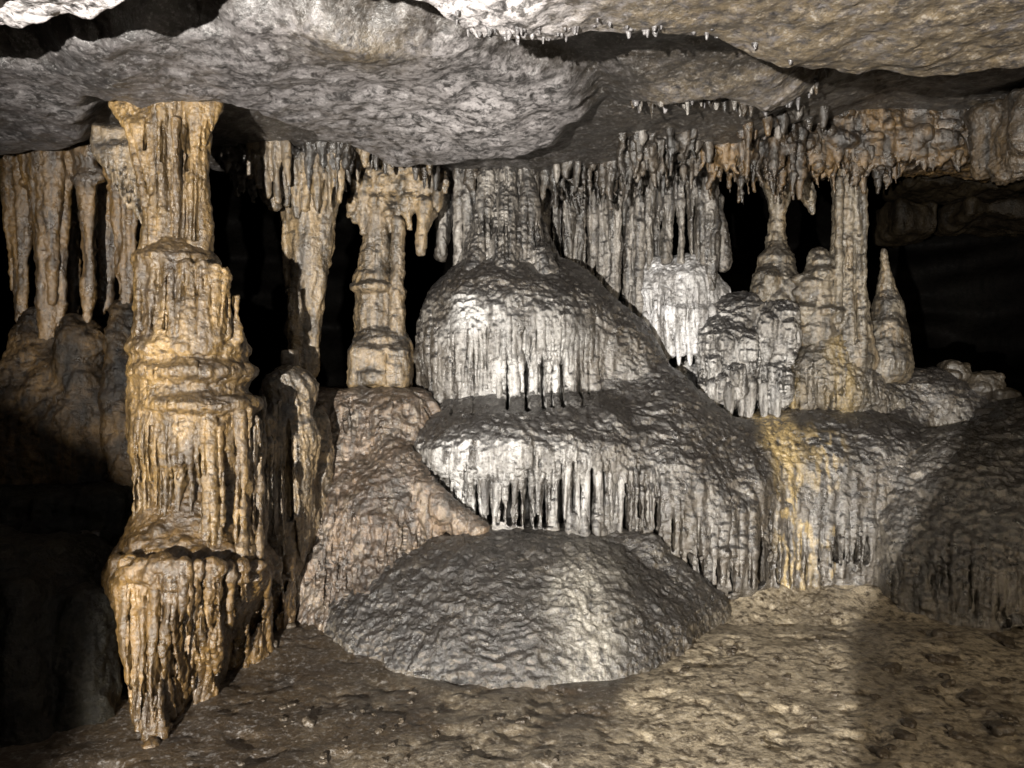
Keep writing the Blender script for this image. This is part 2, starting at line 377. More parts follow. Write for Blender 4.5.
# ------------------------------------------------------------------ the setting: ceiling, floor, walls
def axis(segs):
    return np.concatenate([np.arange(a, b, s) for a, b, s in segs])
def grid(xs, ys):
    X, Y = np.meshgrid(xs, ys, indexing='ij'); nx, ny = X.shape
    i = np.arange(nx - 1)[:, None] * ny; j = np.arange(ny - 1)[None]
    Q = np.stack([i + j, i + ny + j, i + ny + j + 1, i + j + 1], 2).reshape(-1, 4)
    return X.ravel(), Y.ravel(), Q
def sstep(x, a, b):
    t = np.clip((x - a) / (b - a), 0, 1); return t * t * (3 - 2 * t)
def polysd(x, y, poly):
    poly = np.array(poly); d = np.full(x.shape, 1e9); ins = np.zeros(x.shape, bool)
    for (ax, ay), (bx, by) in zip(poly, np.roll(poly, -1, 0)):
        ex, ey = bx - ax, by - ay; wx, wy = x - ax, y - ay
        t = np.clip((wx * ex + wy * ey) / (ex * ex + ey * ey + 1e-9), 0, 1)
        d = np.minimum(d, np.hypot(wx - t * ex, wy - t * ey))
        c = ((ay <= y) & (by > y)) | ((by <= y) & (ay > y))
        xi = ax + (y - ay) / np.where(by == ay, 1e-9, by - ay) * ex
        ins ^= c & (x < xi)
    return np.where(ins, -d, d)
def onplane(pts, z):
    return [((px - CX) / F * (z - CZ) * F / (CY - py), (z - CZ) * F / (CY - py)) for px, py in pts]

LOBES = {}
def ceiling_z(x, y):
    p = np.stack([x, y, 0 * x], 1)
    w1 = fbm(p * 2.2, 4, 3) * .10; w2 = fbm(p * 2.2 + 40, 4, 4) * .10
    xw, yw = x + w1, y + w2
    z = 3.12 + .30 * sstep(xw, 1.2, 2.6) + .15 * sstep(yw, 5.6, 6.3) + 1.5 * sstep(yw, 6.5, 7.6) + .06 * fbm(p * 1.1, 3, 11)
    L1 = onplane([(-260, 62), (0, 58), (200, 22), (330, 16), (420, 26), (505, 50), (600, 94), (614, 120), (575, 152), (480, 160), (400, 166), (320, 152), (262, 128), (215, 112), (100, 108), (90, 150), (0, 168), (-260, 160)], 2.95)
    d = polysd(xw, yw, L1)
    LOBES['a'] = sstep(d, -.02, -.16)
    t = sstep(d, .05, -.17)
    dome = 2.965 + .05 * fbm(p * 1.6, 4, 21) - .02 * np.exp(-((x + .35) ** 2 / .5 + (y - 4.6) ** 2 / .25))
    z = z * (1 - t) + dome * t
    L2 = onplane([(622, 84), (700, 76), (800, 82), (838, 100), (800, 128), (760, 136), (700, 120), (645, 122), (622, 126)], 2.97)
    d = polysd(xw, yw, L2); LOBES['b'] = sstep(d, -.04, -.2); t = sstep(d, .06, -.32)
    z = z * (1 - t) + (3.0 + .05 * fbm(p * 2, 3, 25)) * t
    e = np.array([(-4, 3.3), (-2.4, 3.0), (-1.89, 2.84), (-1.45, 2.72), (-1.0, 2.5), (-.8, 2.42), (-.59, 2.5), (-.25, 2.66), (-.12, 2.8), (.32, 2.83), (.7, 2.88), (1.12, 3.11), (1.6, 3.17), (2.05, 3.1), (4, 3.0)])
    ye = np.interp(x, e[:, 0], e[:, 1])
    t = sstep(y + w2 * .5 - ye, .05, -.09)
    near = 2.75 + .05 * fbm(p * 1.8, 4, 41)
    z = z * (1 - t) + near * t
    amp = .008 + .014 * t * sstep(x, .2, -.8) - .005 * t * sstep(x, -.2, .6)
    z = z + amp * fbm(p * 7, 5, 51, .55) - .006 * np.maximum(fbm(p * 16, 3, 61), 0) - .005 * t * np.maximum(fbm(p * 27, 2, 63) - .25, 0)
    return z, t
xs = axis([(-10, -3, .15), (-3, 3.2, .0085), (3.2, 13, .15)]); ys = axis([(-7, 2.2, .15), (2.2, 6.2, .0085), (6.2, 17, .1)])
X, Y, Q = grid(xs, ys); Z, TN = ceiling_z(X, Y); RECESS_SHADE = (1 - TN) * (1 - LOBES['a']) * (1 - LOBES['b'])  # last mask: recesses that get the painted shade
V = np.stack([X, Y, Z], 1)
def ceil_tint(V):
    t = TN * sstep(V[:, 0], -.1, .5) + np.exp(-((V[:, 0] + .65) ** 2 / .06 + (V[:, 1] - 3.35) ** 2 / .05)) + sstep(V[:, 0], .5, .8) * .8
    return np.clip(t, 0, 1)
def ceil_white(V):
    x, y = V[:, 0], V[:, 1]
    return np.clip(TN * sstep(x, .7, -.1) + .40 * np.exp(-((x + .25) ** 2 / .30 + (y - 4.2) ** 2 / .35)) + .25 * (1 - TN) * sstep(x, -1.9, -1.0) * sstep(x, .6, .2) + .7 * np.exp(-((x - 1.35) ** 2 / .08 + (y - 4.25) ** 2 / .06)), 0, 1)
o = obj('ceiling', V, Q[:, ::-1], M['ceiling'], tint={'tint': ceil_tint, 'calcite': ceil_white, 'recess_shade': lambda V: RECESS_SHADE}); tag(o, kind='structure'); o.data.materials.append(M['wall'])
o.data.polygons.foreach_set('material_index', (V[Q[:, 0], 1] > 6.42 + .1 * np.sin(V[Q[:, 0], 0] * 5)).astype(np.int32))  # far ceiling coloured near-black so the void reads unlit

def floor_z(x, y):
    p = np.stack([x, y, 0 * x], 1)
    z = .035 * fbm(p * 1.3, 3, 71) + .006 * fbm(p * 4, 6, 72, .56) + .003 * np.maximum(fbm(p * 13, 3, 77), 0)
    z = z + .16 * sstep(y + .12 * fbm(p * 2, 3, 79), 4.75, 5.35) * sstep(x, .3, 1.1) - .012 * np.maximum(fbm(p * 7, 3, 78) - .2, 0) * 2
    z = z + .10 * sstep(x, -.4, -1.3) * sstep(y, 3.6, 5) 
    return z
xs = axis([(-10, -2.6, .15), (-2.6, 3.6, .0095), (3.6, 13, .15)]); ys = axis([(-7, 2.6, .15), (2.6, 6.4, .0095), (6.4, 17, .15)])
X, Y, Q = grid(xs, ys); V = np.stack([X, Y, floor_z(X, Y)], 1)
def floor_tint(V):
    p = V * [1, 1, 0]; x = V[:, 0] + .12 * fbm(p * 2.5, 4, 81); y = V[:, 1] + .1 * fbm(p * 2.5, 4, 85)
    # dry pale crust: right of a line from the mound's right foot to the bottom of the frame
    a = sstep(x - (.16 + (y - 3.0) * .42), -.04, .12)
    b = .38 * sstep(fbm(p * 1.7, 4, 90), -.25, .4) * sstep(x, -1.1, -.3) * sstep(y, 4.3, 3.7)
    return np.clip(np.maximum(a * (.6 + .5 * sstep(fbm(p * 3, 4, 95), -.6, .2)), b), 0, 1)
o = obj('cave_floor', V, Q, M['floor'], tint=floor_tint); tag(o, kind='structure')

# the far walls of the chamber
na, nz = 420, 70
A = np.linspace(0, 2 * math.pi, na); Zs = np.linspace(-.6, 5.0, nz)
AA, ZZ = np.meshgrid(A, Zs, indexing='ij')
q = np.stack([np.cos(AA).ravel() * 2, np.sin(AA).ravel() * 2, ZZ.ravel() * .8], 1)
rr = 1 + .10 * fbm(q, 3, 101)
V = np.stack([1.0 + 9.5 * rr * np.cos(AA).ravel(), 4.6 + 10.5 * rr * np.sin(AA).ravel(), ZZ.ravel()], 1)
i = np.arange(na - 1)[:, None] * nz; j = np.arange(nz - 1)[None]
Q = np.stack([i + j, i + j + 1, i + nz + j + 1, i + nz + j], 2).reshape(-1, 4)
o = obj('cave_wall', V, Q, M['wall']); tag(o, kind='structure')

# ------------------------------------------------------------------ helpers for formations
def formation(name, F_, mat, label, cat, disp, group=None, base=None, tint=None, parent=None):
    V, Q = F_.mesh()
    if base is None:
        base = (float(V[:, 0].mean()), float(V[:, 1].mean()), float(V[:, 2].min()))
    o = obj(name, V, Q, mat, parent=parent, base=base, disp=disp, tint=tint)
    if parent is None: tag(o, label, cat, group)
    return o
def drip(px, y0, y1, Y, r0, r1, mat, parent=None, base=(0, 0, 0), name='stalactite', sd=None, lean=0, dY=0, flare=1.5, n=18, seg=26, mid=None, on=None):
    if on is not None:
        Y = on.hit(px, y0 + (y1 - y0) * .3, Y); a_ = on.hit(px, y0, Y)
        Y = Y + R(r0, Y) * .55; dY = -R(r0, Y) * .3
    sd = rng.randrange(1000) if sd is None else sd
    a, b = P(px, y0, Y), P(px + lean, y1, Y + dY)
    m = mid if mid else .8
    pts = [a, a + (b - a) * .22, a + (b - a) * .6, b]
    V, Q = tube(pts, [R(r0 * flare, Y), R(r0, Y), R((r0 * (1 - m) + r1 * m), Y), R(r1, Y)], n, seg, sd)
    return obj(name, V, Q, mat, parent=parent, base=base)

# ================================================================== the big tiered ochre column
base = (-1.6, 4.0, 0.0)
col = empty('column', base, 'tall tiered ochre column with fluted skirts, standing floor to ceiling', 'column')
f = Field((-2.15, 3.05, 2.05), (-1.2, 4.5, 3.15), .0062)
f.chain([(168, 92, 4.0, 18), (166, 130, 4.0, 15.5), (167, 190, 4.0, 16), (172, 262, 3.97, 20)], .02)
f.chain([(199, 92, 4.0, 17), (197, 140, 4.0, 12), (196, 190, 3.98, 12.5), (197, 264, 3.97, 17)], .02)
f.chain([(155, 150, 3.95, 5), (155, 200, 3.93, 6), (150, 260, 3.9, 12)], .02)
for (x0, x1, y1, r) in ((121, 152, 190, 7), (130, 153, 170, 7), (139, 157, 165, 7), (148, 159, 160, 7), (113, 148, 215, 6)):
    f.chain([(x0, 104, 4.0, r - 1), ((x0 * .55 + x1 * .45), 128, 3.94, r - 2.2), (x1, y1, 3.92, r * .5)], .008)
for (x0, x1, y1, r) in ((214, 204, 140, 6), (208, 200, 150, 6), (183, 178, 150, 6)):
    f.chain([(x0, 104, 4.0, r + 2), (x1, y1, 3.95, r * .6)], .012)
f.chain([(162, 110, 3.92, 4), (160, 250, 3.9, 6)], .02); f.chain([(176, 120, 3.92, 4), (178, 255, 3.9, 6)], .02)
f.slot(184, 108, 168, 3.4, 3.92, depth=.12); f.slot(183, 160, 245, 1.4, 3.88, depth=.06); f.slot(206, 112, 150, 2, 3.92, depth=.08); f.slot(160, 112, 160, 1.4, 3.88, depth=.06); f.slot(146, 112, 150, 1.3, 3.93, depth=.06); f.slot(196, 150, 240, 1.2, 3.9, depth=.05)
f.grooves(np.arange(149, 208, 8.5), 114, 246, .9, .03, 10)
formation('shaft', f, M['ochre'], None, None, detail(.008, 6, .007, .003, .003, 1, 18, 2.2), parent=col, base=base)
f = Field((-2.2, 3.2, .5), (-1.1, 4.6, 2.3), .0062)
f.cone(P(177, 272, 4.0), P(183, 330, 4.0), R(38, 4), R(46, 4), .05)
f.lump(178, 262, 3.98, 42, 14, 42, .04)
for x, y0, y1, r in ((143, 268, 338, 8), (156, 265, 338, 9), (171, 266, 338, 10), (187, 268, 338, 9), (203, 266, 338, 9), (216, 268, 338, 7), (226, 270, 334, 5), (236, 298, 338, 4.5)):
    Yf = 4.0 - math.sqrt(max(0, 1 - ((x - 182) / 58) ** 2)) * R(40, 4)
    f.chain([(x, y0, Yf, r * .8), (x + 1, y1, Yf - .03, r)], .03)
f.cone(P(189, 352, 4.0), P(193, 440, 3.98), R(53, 4), R(58, 4), .06)
f.lump(189, 350, 4.0, 57, 16, 60, .03); f.lump(196, 372, 3.98, 58, 18, 64, .03)
f.lump(205, 404, 3.96, 55, 15, 62, .03)
f.cone(P(190, 440, 4.02), P(190, 560, 4.02), R(38, 4), R(40, 4), .05)
for x, y0, y1, r in ((141, 400, 556, 8), (152, 410, 556, 9), (166, 405, 556, 9), (178, 420, 556, 6), (192, 455, 556, 4.5), (210, 410, 556, 9.5), (219, 430, 556, 5), (240, 415, 556, 7), (249, 410, 556, 5), (257, 420, 556, 5)):
    Yf = 4.0 - math.sqrt(max(0.02, 1 - ((x - 195) / 68) ** 2)) * R(52, 4)
    f.chain([(x - 1, y0, Yf + .02, r * .9), (x, (y0 + y1) / 2, Yf, r), (x, y1, Yf - .05, r * 1.1)], .018)
for x, y0, y1, r in ((186, 452, 552, 2.9), (199.5, 445, 552, 3.0), (228, 418, 552, 4.4), (173, 470, 545, 1.3), (247, 425, 548, 2.2), (158, 470, 540, 1.2), (231, 282, 334, 2), (218, 266, 332, 1.6), (237, 465, 545, 1.5), (150, 290, 330, 1), (163, 275, 330, 1.1), (179, 280, 330, 1), (195, 275, 332, 1.2)):
    f.slot(x, y0, y1, r, 3.72, depth=.26 if r > 2 else .16)
f.grooves(np.arange(140, 240, 9), 268, 332, .9, .03, 6); f.grooves(np.arange(133, 252, 11), 356, 398, .7, .012, 10); f.grooves(np.arange(136, 258, 5.0), 412, 546, 1.1, .05, 12)
formation('tier', f, M['ochre'], None, None, detail(.010, 7, .006, .007, .004, 2, 18, 1.5), parent=col, base=base)
f = Field((-2.2, 2.95, -.12), (-.95, 5.1, 1.2), .0065)
f.ell(P(182, 570, 3.80), (.32, .36, .15), .08); f.ell(P(215, 568, 4.1), (.32, .40, .14), .08); f.cone(P(191, 505, 3.98), P(186, 572, 3.88), .25, .355, .10)
f.cone(P(182, 575, 3.80), P(180, 735, 3.72), .28, .20, .05); f.cone(P(225, 585, 4.15), P(235, 670, 4.2), .24, .20, .05); f.cone(P(262, 585, 4.5), P(268, 640, 4.6), .18, .16, .05)
f.cone(P(140, 590, 3.5), P(152, 735, 3.35), .12, .06, .06)
for pts in ([(117, 562, 3.55, 8), (128, 630, 3.5, 8), (140, 730, 3.45, 7)], [(129, 565, 3.45, 8), (140, 640, 3.4, 8), (150, 750, 3.24, 6)],
            [(142, 567, 3.40, 8), (151, 650, 3.36, 8), (160, 735, 3.27, 6)], [(156, 568, 3.38, 8), (160, 650, 3.36, 7), (170, 715, 3.42, 5)],
            [(170, 566, 3.37, 8), (172, 620, 3.36, 8), (175, 705, 3.5, 5)], [(184, 565, 3.37, 8), (184, 640, 3.4, 9), (186, 705, 3.6, 8)],
            [(198, 566, 3.42, 6), (199, 630, 3.46, 5), (200, 700, 3.68, 5)], [(212, 566, 3.48, 9), (213, 640, 3.55, 8), (212, 692, 3.75, 9)],
            [(228, 568, 3.58, 5), (228, 620, 3.65, 4), (227, 640, 3.8, 3)], [(241, 566, 3.66, 8), (241, 620, 3.85, 7), (241, 668, 4.1, 7)],
            [(253, 566, 3.8, 6), (254, 610, 4.0, 5), (254, 650, 4.3, 5)], [(264, 564, 3.95, 6), (266, 610, 4.2, 6), (266, 642, 4.45, 6)],
            [(276, 562, 4.15, 6), (279, 600, 4.4, 5), (281, 628, 4.7, 5)], [(288, 560, 4.35, 6), (291, 590, 4.6, 5), (294, 616, 4.9, 6)]):
    f.chain(pts, .016)
for x, y0, y1, r, Yq, Yz in ((191, 588, 715, 3.6, 3.42, 3.6), (204, 580, 650, 2.2, 3.46, 3.6), (226, 578, 700, 5, 3.6, 3.85), (237, 590, 660, 1.5, 3.62, 3.9), (248, 586, 662, 3, 3.8, 4.15), (259, 584, 655, 3, 3.95, 4.3), (271, 578, 645, 3, 4.15, 4.5), (283, 575, 630, 2.4, 4.3, 4.7), (176, 600, 700, 1.5, 3.38, 3.45), (166, 590, 640, 1.1, 3.36, 3.4), (158, 590, 700, 1.4, 3.34, 3.34), (145, 595, 730, 1.3, 3.36, 3.3), (134, 590, 710, 1.2, 3.42, 3.36), (214, 585, 680, 1.2, 3.45, 3.65)):
    f.slot(x, y0, y1, r * .85, Yq, Yz, depth=.13 if r > 2 else .07)
for x, y, Y, r in ((150, 748, 3.2, 9), (140, 740, 3.36, 9), (164, 728, 3.32, 8), (180, 712, 3.5, 7), (210, 694, 3.75, 10), (241, 668, 4.1, 8), (262, 645, 4.45, 8), (285, 628, 4.75, 9)): f.lump(x, y, Y, r, r * .6, r, .03)
for _ in range(30):
    x = rng.uniform(118, 268); y = rng.uniform(530, 580); Yh = f.hit(x, y)
    if Yh: f.lump(x, y, Yh + .025, rng.uniform(5, 10), rng.uniform(4, 9), rng.uniform(6, 10), .03)
f.grooves(np.arange(116, 296, 4.6), 578, lambda x: 735 if x < 165 else 735 - (x - 165) * .85, 1.1, .05, 14)
formation('skirt', f, M['honey'], None, None, detail(.009, 7, .006, .005, .004, 3, 18, 1.5), parent=col, base=base)

# grey fluted curtain hanging off the right side of the big column, and the stump beside it
f = Field((-1.8, 3.85, .0), (-1.0, 5.4, 1.75), .0070)
f.chain([(290, 388, 4.75, 22), (290, 440, 4.7, 26), (285, 560, 4.65, 20)], .05)
f.lump(283, 386, 4.7, 19, 18, 19, .03); f.lump(306, 392, 4.8, 13, 20, 16, .03)
for x, Yb, rb in ((262, 4.45, 18), (278, 4.62, 20), (296, 4.82, 22), (312, 5.0, 22)): f.chain([(x, 425, Yb, rb * .8), (x, 520, Yb, rb), (x - 2, 625, Yb + .05, rb * .7)], .05)
for i in range(11):
    x = 257 + i * 5.6; Yx = 4.22 + i * .062
    f.chain([(x, rng.uniform(395, 425), Yx + .06, 2.6), (x + rng.uniform(-2, 2), 470, Yx, 3.2), (x + rng.uniform(-2, 3), 540, Yx - .02, 3.4), (x + 3, rng.uniform(590, 622), Yx + .06, 2.2)], .010)
for x, y0, y1, r, Yq in ((266, 430, 560, 1.6, 4.3), (276, 440, 600, 1.8, 4.4), (288, 420, 520, 2.2, 4.55), (297, 500, 600, 2.2, 4.62), (281, 560, 620, 2, 4.5), (303, 545, 590, 2.4, 4.7)): f.slot(x, y0, y1, r, Yq, depth=.1, lean=3)
o = formation('flowstone_curtain', f, M['tan'], 'grey fluted stone curtain with a rounded stump top beside the ochre column', 'flowstone', detail(.010, 8, .012, .006, .004, 4, 20, 1.5))

# ================================================================== the central massif
# brown wall under the small columns
f = Field((-1.75, 3.9, -.15), (-.1, 6.4, 1.75), .0085)
f.box(P(355, 560, 5.75) * [1, 1, 0] + [0, 0, .50], (.66, .50, .97), .16, .06)
f.chain([(318, 500, 5.25, 30), (325, 580, 4.95, 34), (325, 630, 4.85, 36)], .12)
f.chain([(345, 440, 5.4, 34), (345, 520, 5.15, 40), (350, 620, 4.85, 52)], .16)
f.chain([(398, 430, 5.4, 30), (392, 520, 5.05, 46), (385, 610, 4.8, 60)], .16)
f.chain([(424, 470, 5.28, 16), (414, 525, 5.08, 28), (408, 590, 4.88, 42)], .14)
f.chain([(410, 455, 5.06, 5), (422, 480, 4.93, 7), (444, 506, 4.84, 8), (478, 528, 4.78, 7)], .04)
f.chain([(404, 462, 5.0, 8), (430, 500, 4.9, 12), (462, 528, 4.82, 12)], .10)
for x in range(332, 425, 9):
    f.chain([(x, 500 + rng.uniform(-10, 20), 5.05, 4), (x - 4, 615, 4.62, 4)], .03)
f.grooves(np.arange(306, 430, 5.5), 450, 610, .9, .025, 40, -8); f.grooves(np.arange(316, 425, 7), 398, 470, .8, .02, 12)
o = formation('flowstone_wall', f, M['brown'], 'brown streaked flowstone wall with a level ledge under the small columns', 'flowstone', detail(.022, 4, .028, .006, .005, 5, 15, 1.1))

# low mound
f = Field((-1.3, 3.5, -.2), (1.5, 6.0, .85), .0085)
f.ell((.02, 5.10, -.06), (.98, 1.16, .66), .1); f.ell((-.30, 4.9, -.05), (.62, .80, .50), .25); f.ell((.45, 4.95, -.05), (.66, .80, .52), .25)
f.ell((.95, 5.25, -.05), (.5, .55, .42), .25); f.ell((-.72, 4.85, -.06), (.48, .50, .40), .25); f.ell((.1, 4.35, -.14), (.75, .55, .30), .3)
f.chain([(604, 536, 5.02, 12), (646, 552, 4.92, 15), (676, 584, 4.9, 16), (692, 606, 5.0, 16)], .10)
f.chain([(345, 632, 4.6, 14), (372, 652, 4.35, 14), (430, 674, 4.12, 11), (520, 684, 3.98, 10), (600, 670, 4.1, 12), (655, 642, 4.45, 14), (690, 612, 4.95, 16)], .22)
o = formation('flowstone_mound', f, M['mound'], 'low rounded grey flowstone mound rising from the cave floor below the domes', 'flowstone', detail(.022, 2.4, .004, .010, .006, 6), tint=lambda V: np.clip(np.exp(-((V[:, 0] - .42 + .08 * fbm(V * 4, 3, 171)) / .17) ** 2) * sstep(V[:, 2], .62, .35), 0, 1) * .8)

# the cascade: one body of flowstone pouring over two domes and away to the right
base = (.8, 5.6, 0)
cas = empty('flowstone_cascade', base, 'great grey flowstone cascade, two overlapping domes with white fringes, yellow stain at its right', 'flowstone')
f = Field((-.9, 4.6, -.2), (3.9, 7.1, 2.72), .0088)
# upper dome
f.ell((.0, 5.9, 1.9), (.62, .74, .50), .08); f.ell((-.05, 5.88, 2.02), (.56, .68, .40), .10); f.ell((.2, 5.9, 1.90), (.56, .68, .44), .10)
f.ell((-.18, 5.85, 1.75), (.52, .66, .60), .12)
f.cone((-.1, 5.85, 1.85), (-.12, 5.82, 1.1), .56, .58, .12); f.cone((.2, 5.88, 1.80), (.28, 5.85, 1.1), .52, .54, .12)
f.chain([(508, 252, 5.98, 34), (510, 275, 5.95, 36)], .10)
# its ridge running away to the right
f.chain([(556, 305, 5.88, 38), (606, 358, 5.80, 43), (662, 430, 5.72, 45), (735, 484, 5.66, 52)], .22)
f.chain([(622, 405, 5.62, 30), (655, 440, 5.5, 44), (720, 500, 5.42, 50)], .22)
# lower dome and its ridge
f.ell((.10, 5.5, 1.06), (.76, .74, .37), .10); f.ell((-.16, 5.42, 1.04), (.58, .62, .33), .10); f.ell((.46, 5.56, .98), (.60, .66, .38), .18)
f.cone((-.08, 5.40, .55), (-.02, 5.48, .0), .56, .54, .10); f.cone((.28, 5.43, .50), (.32, 5.5, .0), .62, .60, .12)
f.chain([(600, 452, 5.35, 46), (660, 500, 5.32, 50), (716, 556, 5.30, 48)], .22)
# the wide apron
f.box((1.75, 6.45, .42), (1.35, 1.15, .80), .38, .12)
f.ell((.85, 6.0, .55), (.72, .92, .80), .25); f.ell((1.55, 5.95, .35), (.8, .72, .72), .25); f.ell((2.35, 6.15, .50), (.80, .85, .86), .25); f.ell((2.9, 6.5, .70), (.75, .8, .86), .25); f.ell((1.12, 5.55, .40), (.48, .52, .50), .2)
f.chain([(870, 398, 6.2, 36), (930, 412, 6.2, 38), (1000, 446, 6.1, 36)], .15)
f.flutes(np.arange(640, 735, 10), lambda x: 485 + (x - 640) * .35, lambda x: 540 + (x - 640) * .5, 3.8, .03, lean=3)
for x in range(700, 915, 13):
    yb = 592 - max(0, x - 800) * .32; Yr = f.hit(x, yb - 40, 5.25); xx = x + rng.uniform(-2, 2)
    f.chain([(xx, yb - rng.uniform(60, 110), f.hit(xx, yb - 85, Yr) + .03, 2.5), (xx, yb - 40, Yr, 4.5), (xx + rng.uniform(-2, 2), yb - rng.uniform(0, 10), Yr + .0, 3.5)], .03)
# folds on the fronts of the domes
f.flutes(np.arange(420, 604, 5.6), lambda x: 318 + abs(x - 505) * .12, lambda x: 392, 3.6, .03, jit=12)
f.flutes(np.arange(414, 660, 5.6), lambda x: 446 + 10 * abs((x - 530) / 130.), lambda x: 516 + max(0, x - 600) * .3, 3.8, .024, jit=8)
f.grooves(np.arange(421, 606, 4.8), 322, 402, .9, .035, 14)
f.grooves(np.arange(416, 665, 5.2), lambda x: 452 + 10 * abs((x - 530) / 130.), lambda x: 520 + max(0, x - 600) * .3, .9, .04, 8)
f.grooves(np.arange(640, 910, 10), lambda x: 515 + max(0, 720 - x) * -.3, lambda x: 592 - max(0, x - 800) * .3, 1.0, .04, 22)
for x, y0, y1, r in ((507.5, 352, 410, 4.0), (526.5, 354, 410, 4.0), (543, 350, 408, 4.2), (552, 364, 408, 2), (562.5, 348, 407, 4.0), (582, 362, 404, 2), (474, 374, 414, 1.2), (452, 362, 414, 1.0), (591, 362, 400, 1.2)): f.slot(x, y0, y1, r, 5.2, depth=.25)
for x, y0, y1, r in ((462, 488, 512, 1), (477, 478, 518, 2.3), (489, 474, 522, 1.8), (501, 478, 520, 1.1), (510, 472, 524, 2.2), (519, 478, 524, 1.5), (528, 464, 526, 3.2), (536, 474, 526, 1.6), (545, 470, 526, 2.8), (552, 468, 500, 1.6), (562, 462, 532, 4.6), (573, 462, 512, 2.2), (580, 474, 532, 2.4), (591, 464, 534, 4.6), (603, 472, 522, 2.2), (614, 482, 512, 1), (626, 484, 540, 1.9), (640, 500, 518, 1.6), (657, 500, 536, 1.2), (674, 508, 552, 1.8), (688, 552, 596, 2.2), (703, 556, 596, 1.5), (718, 560, 598, 1.2), (734, 560, 596, 1.5)):
    Yh = f.hit(x, (y0 + y1) / 2, 5.0); f.slot(x, y0, y1, r, Yh, depth=.24)
Yh = f.hit(764, 565, 5.2); f.slot(764, 536, 586, 7, Yh, depth=.3)
for x, y0, y1, r in ((836, 516, 560, 3.6), (845, 528, 558, 1.8), (858, 524, 562, 2.8), (868, 526, 564, 2.8), (881, 526, 564, 2.8), (890, 526, 560, 1.8), (903, 516, 554, 3.2), (752, 548, 590, 1.4), (779, 545, 584, 1.6), (806, 555, 590, 2.2), (820, 535, 560, 1.2)):
    Yh = f.hit(x, (y0 + y1) / 2, 5.2); f.slot(x, y0, y1, r, Yh, depth=.22)
def stain_at(V):
    xx = V[:, 0] + .05 * fbm(V * [5, 5, 2], 3, 131)
    vein = sstep(ridged(V * [15, 15, 4.5] + .5 * fbm(V * 5, 2, 141)[:, None], 2, 133), .55, 1.0)
    solid = sstep(V[:, 2], .70, 1.0)
    band_ = np.exp(-((xx - 1.90) / .13) ** 4) * sstep(V[:, 2], 1.34, 1.2)
    return np.clip(band_ * np.maximum(solid, vein) * 1.3 + .8 * vein * np.exp(-((xx - 2.16) / .10) ** 2) * sstep(V[:, 2], 1.25, 1.1), 0, 1)
def calcite_at(V):
    w = .10 * fbm(V * 3, 3, 161); x, y, z = V[:, 0] + w, V[:, 1], V[:, 2] + .7 * w
    u = np.exp(-(np.maximum(np.abs(x + .02) - .34, 0) / .16) ** 2) * sstep(z, 2.16, 2.02) * sstep(z, 1.2, 1.4) * (y < 5.6)
    d = np.exp(-(np.maximum(np.abs(x + .02) - .42, 0) / .22) ** 2) * sstep(z, 1.26, 1.12) * sstep(z, .42, .75) * (y < 5.35)
    return np.clip(np.maximum(u * (.35 + .75 * sstep(fbm(V * [3, 3, 2], 4, 165), -.35, .4)), d * (.42 + .42 * sstep(fbm(V * [7, 7, 3], 4, 168), -.4, .3))), 0, 1)
formation('body', f, M['cascade'], None, None, detail(.022, 3.4, .006, .010, .0045, 9), tint={'tint': stain_at, 'calcite': calcite_at}, parent=cas, base=base)
for (x, y0, y1, r, r1) in ((483, 462, 520, 5, 3.5), (495, 460, 522, 5, 2.5), (515, 462, 523, 4, 2.5), (532, 462, 526, 3.5, 1.5), (540, 464, 524, 4, 2.5), (556, 462, 530, 3.6, 2.2), (567, 462, 522, 3.6, 1.4), (576, 464, 532, 3.2, 2), (585, 462, 531, 3.8, 2.2), (597, 464, 533, 5, 3), (609, 466, 534, 5, 3.5), (620, 470, 538, 5, 3.5)):
    drip(x + rng.uniform(-1.5, 1.5), y0 + rng.uniform(-6, 10), y1 - rng.choice([0, 2, 4, 9, 18]), 4.8, r * rng.uniform(.8, 1.25), r1 * .8, M['white'], cas, base, flare=.95, lean=rng.uniform(-4, 4), n=22, seg=34, mid=rng.uniform(.3, .7), on=f)
for (x, y0, y1, r, r1) in ((499, 345, 404, 5, 3.5), (517, 345, 404, 5, 3.5), (535, 345, 402, 4.5, 3), (547, 348, 401, 2.6, 1.5), (556, 348, 400, 2.8, 1.6), (570, 345, 400, 5, 4)):
    drip(x, y0, y1, 5.2, r, r1, M['white'], cas, base, flare=.95, lean=rng.uniform(-1, 1), n=22, seg=34, on=f)
# the pillar of drip rock on the crown of the upper dome
f = Field((-.7, 4.95, 2.0), (.65, 6.6, 3.45), .0085)
f.chain([(507, 160, 5.92, 24), (508, 205, 5.90, 26), (507, 236, 5.88, 32), (508, 258, 5.88, 45), (510, 285, 5.90, 64)], .12)
f.chain([(526, 165, 5.72, 8), (532, 235, 5.62, 10), (545, 272, 5.52, 11)], .05); f.chain([(487, 165, 5.72, 8), (484, 230, 5.62, 9), (472, 272, 5.52, 11)], .05); f.chain([(508, 170, 5.68, 8), (506, 240, 5.52, 10), (506, 276, 5.42, 11)], .06)
f.grooves(np.arange(480, 545, 6), 175, 258, 1.0, .04, 12)
formation('pillar', f, M['curtain'], 'grey fluted pillar joining the crown of the upper dome to the ceiling', 'column', detail(.014, 5, .008, .008, .0045, 8))

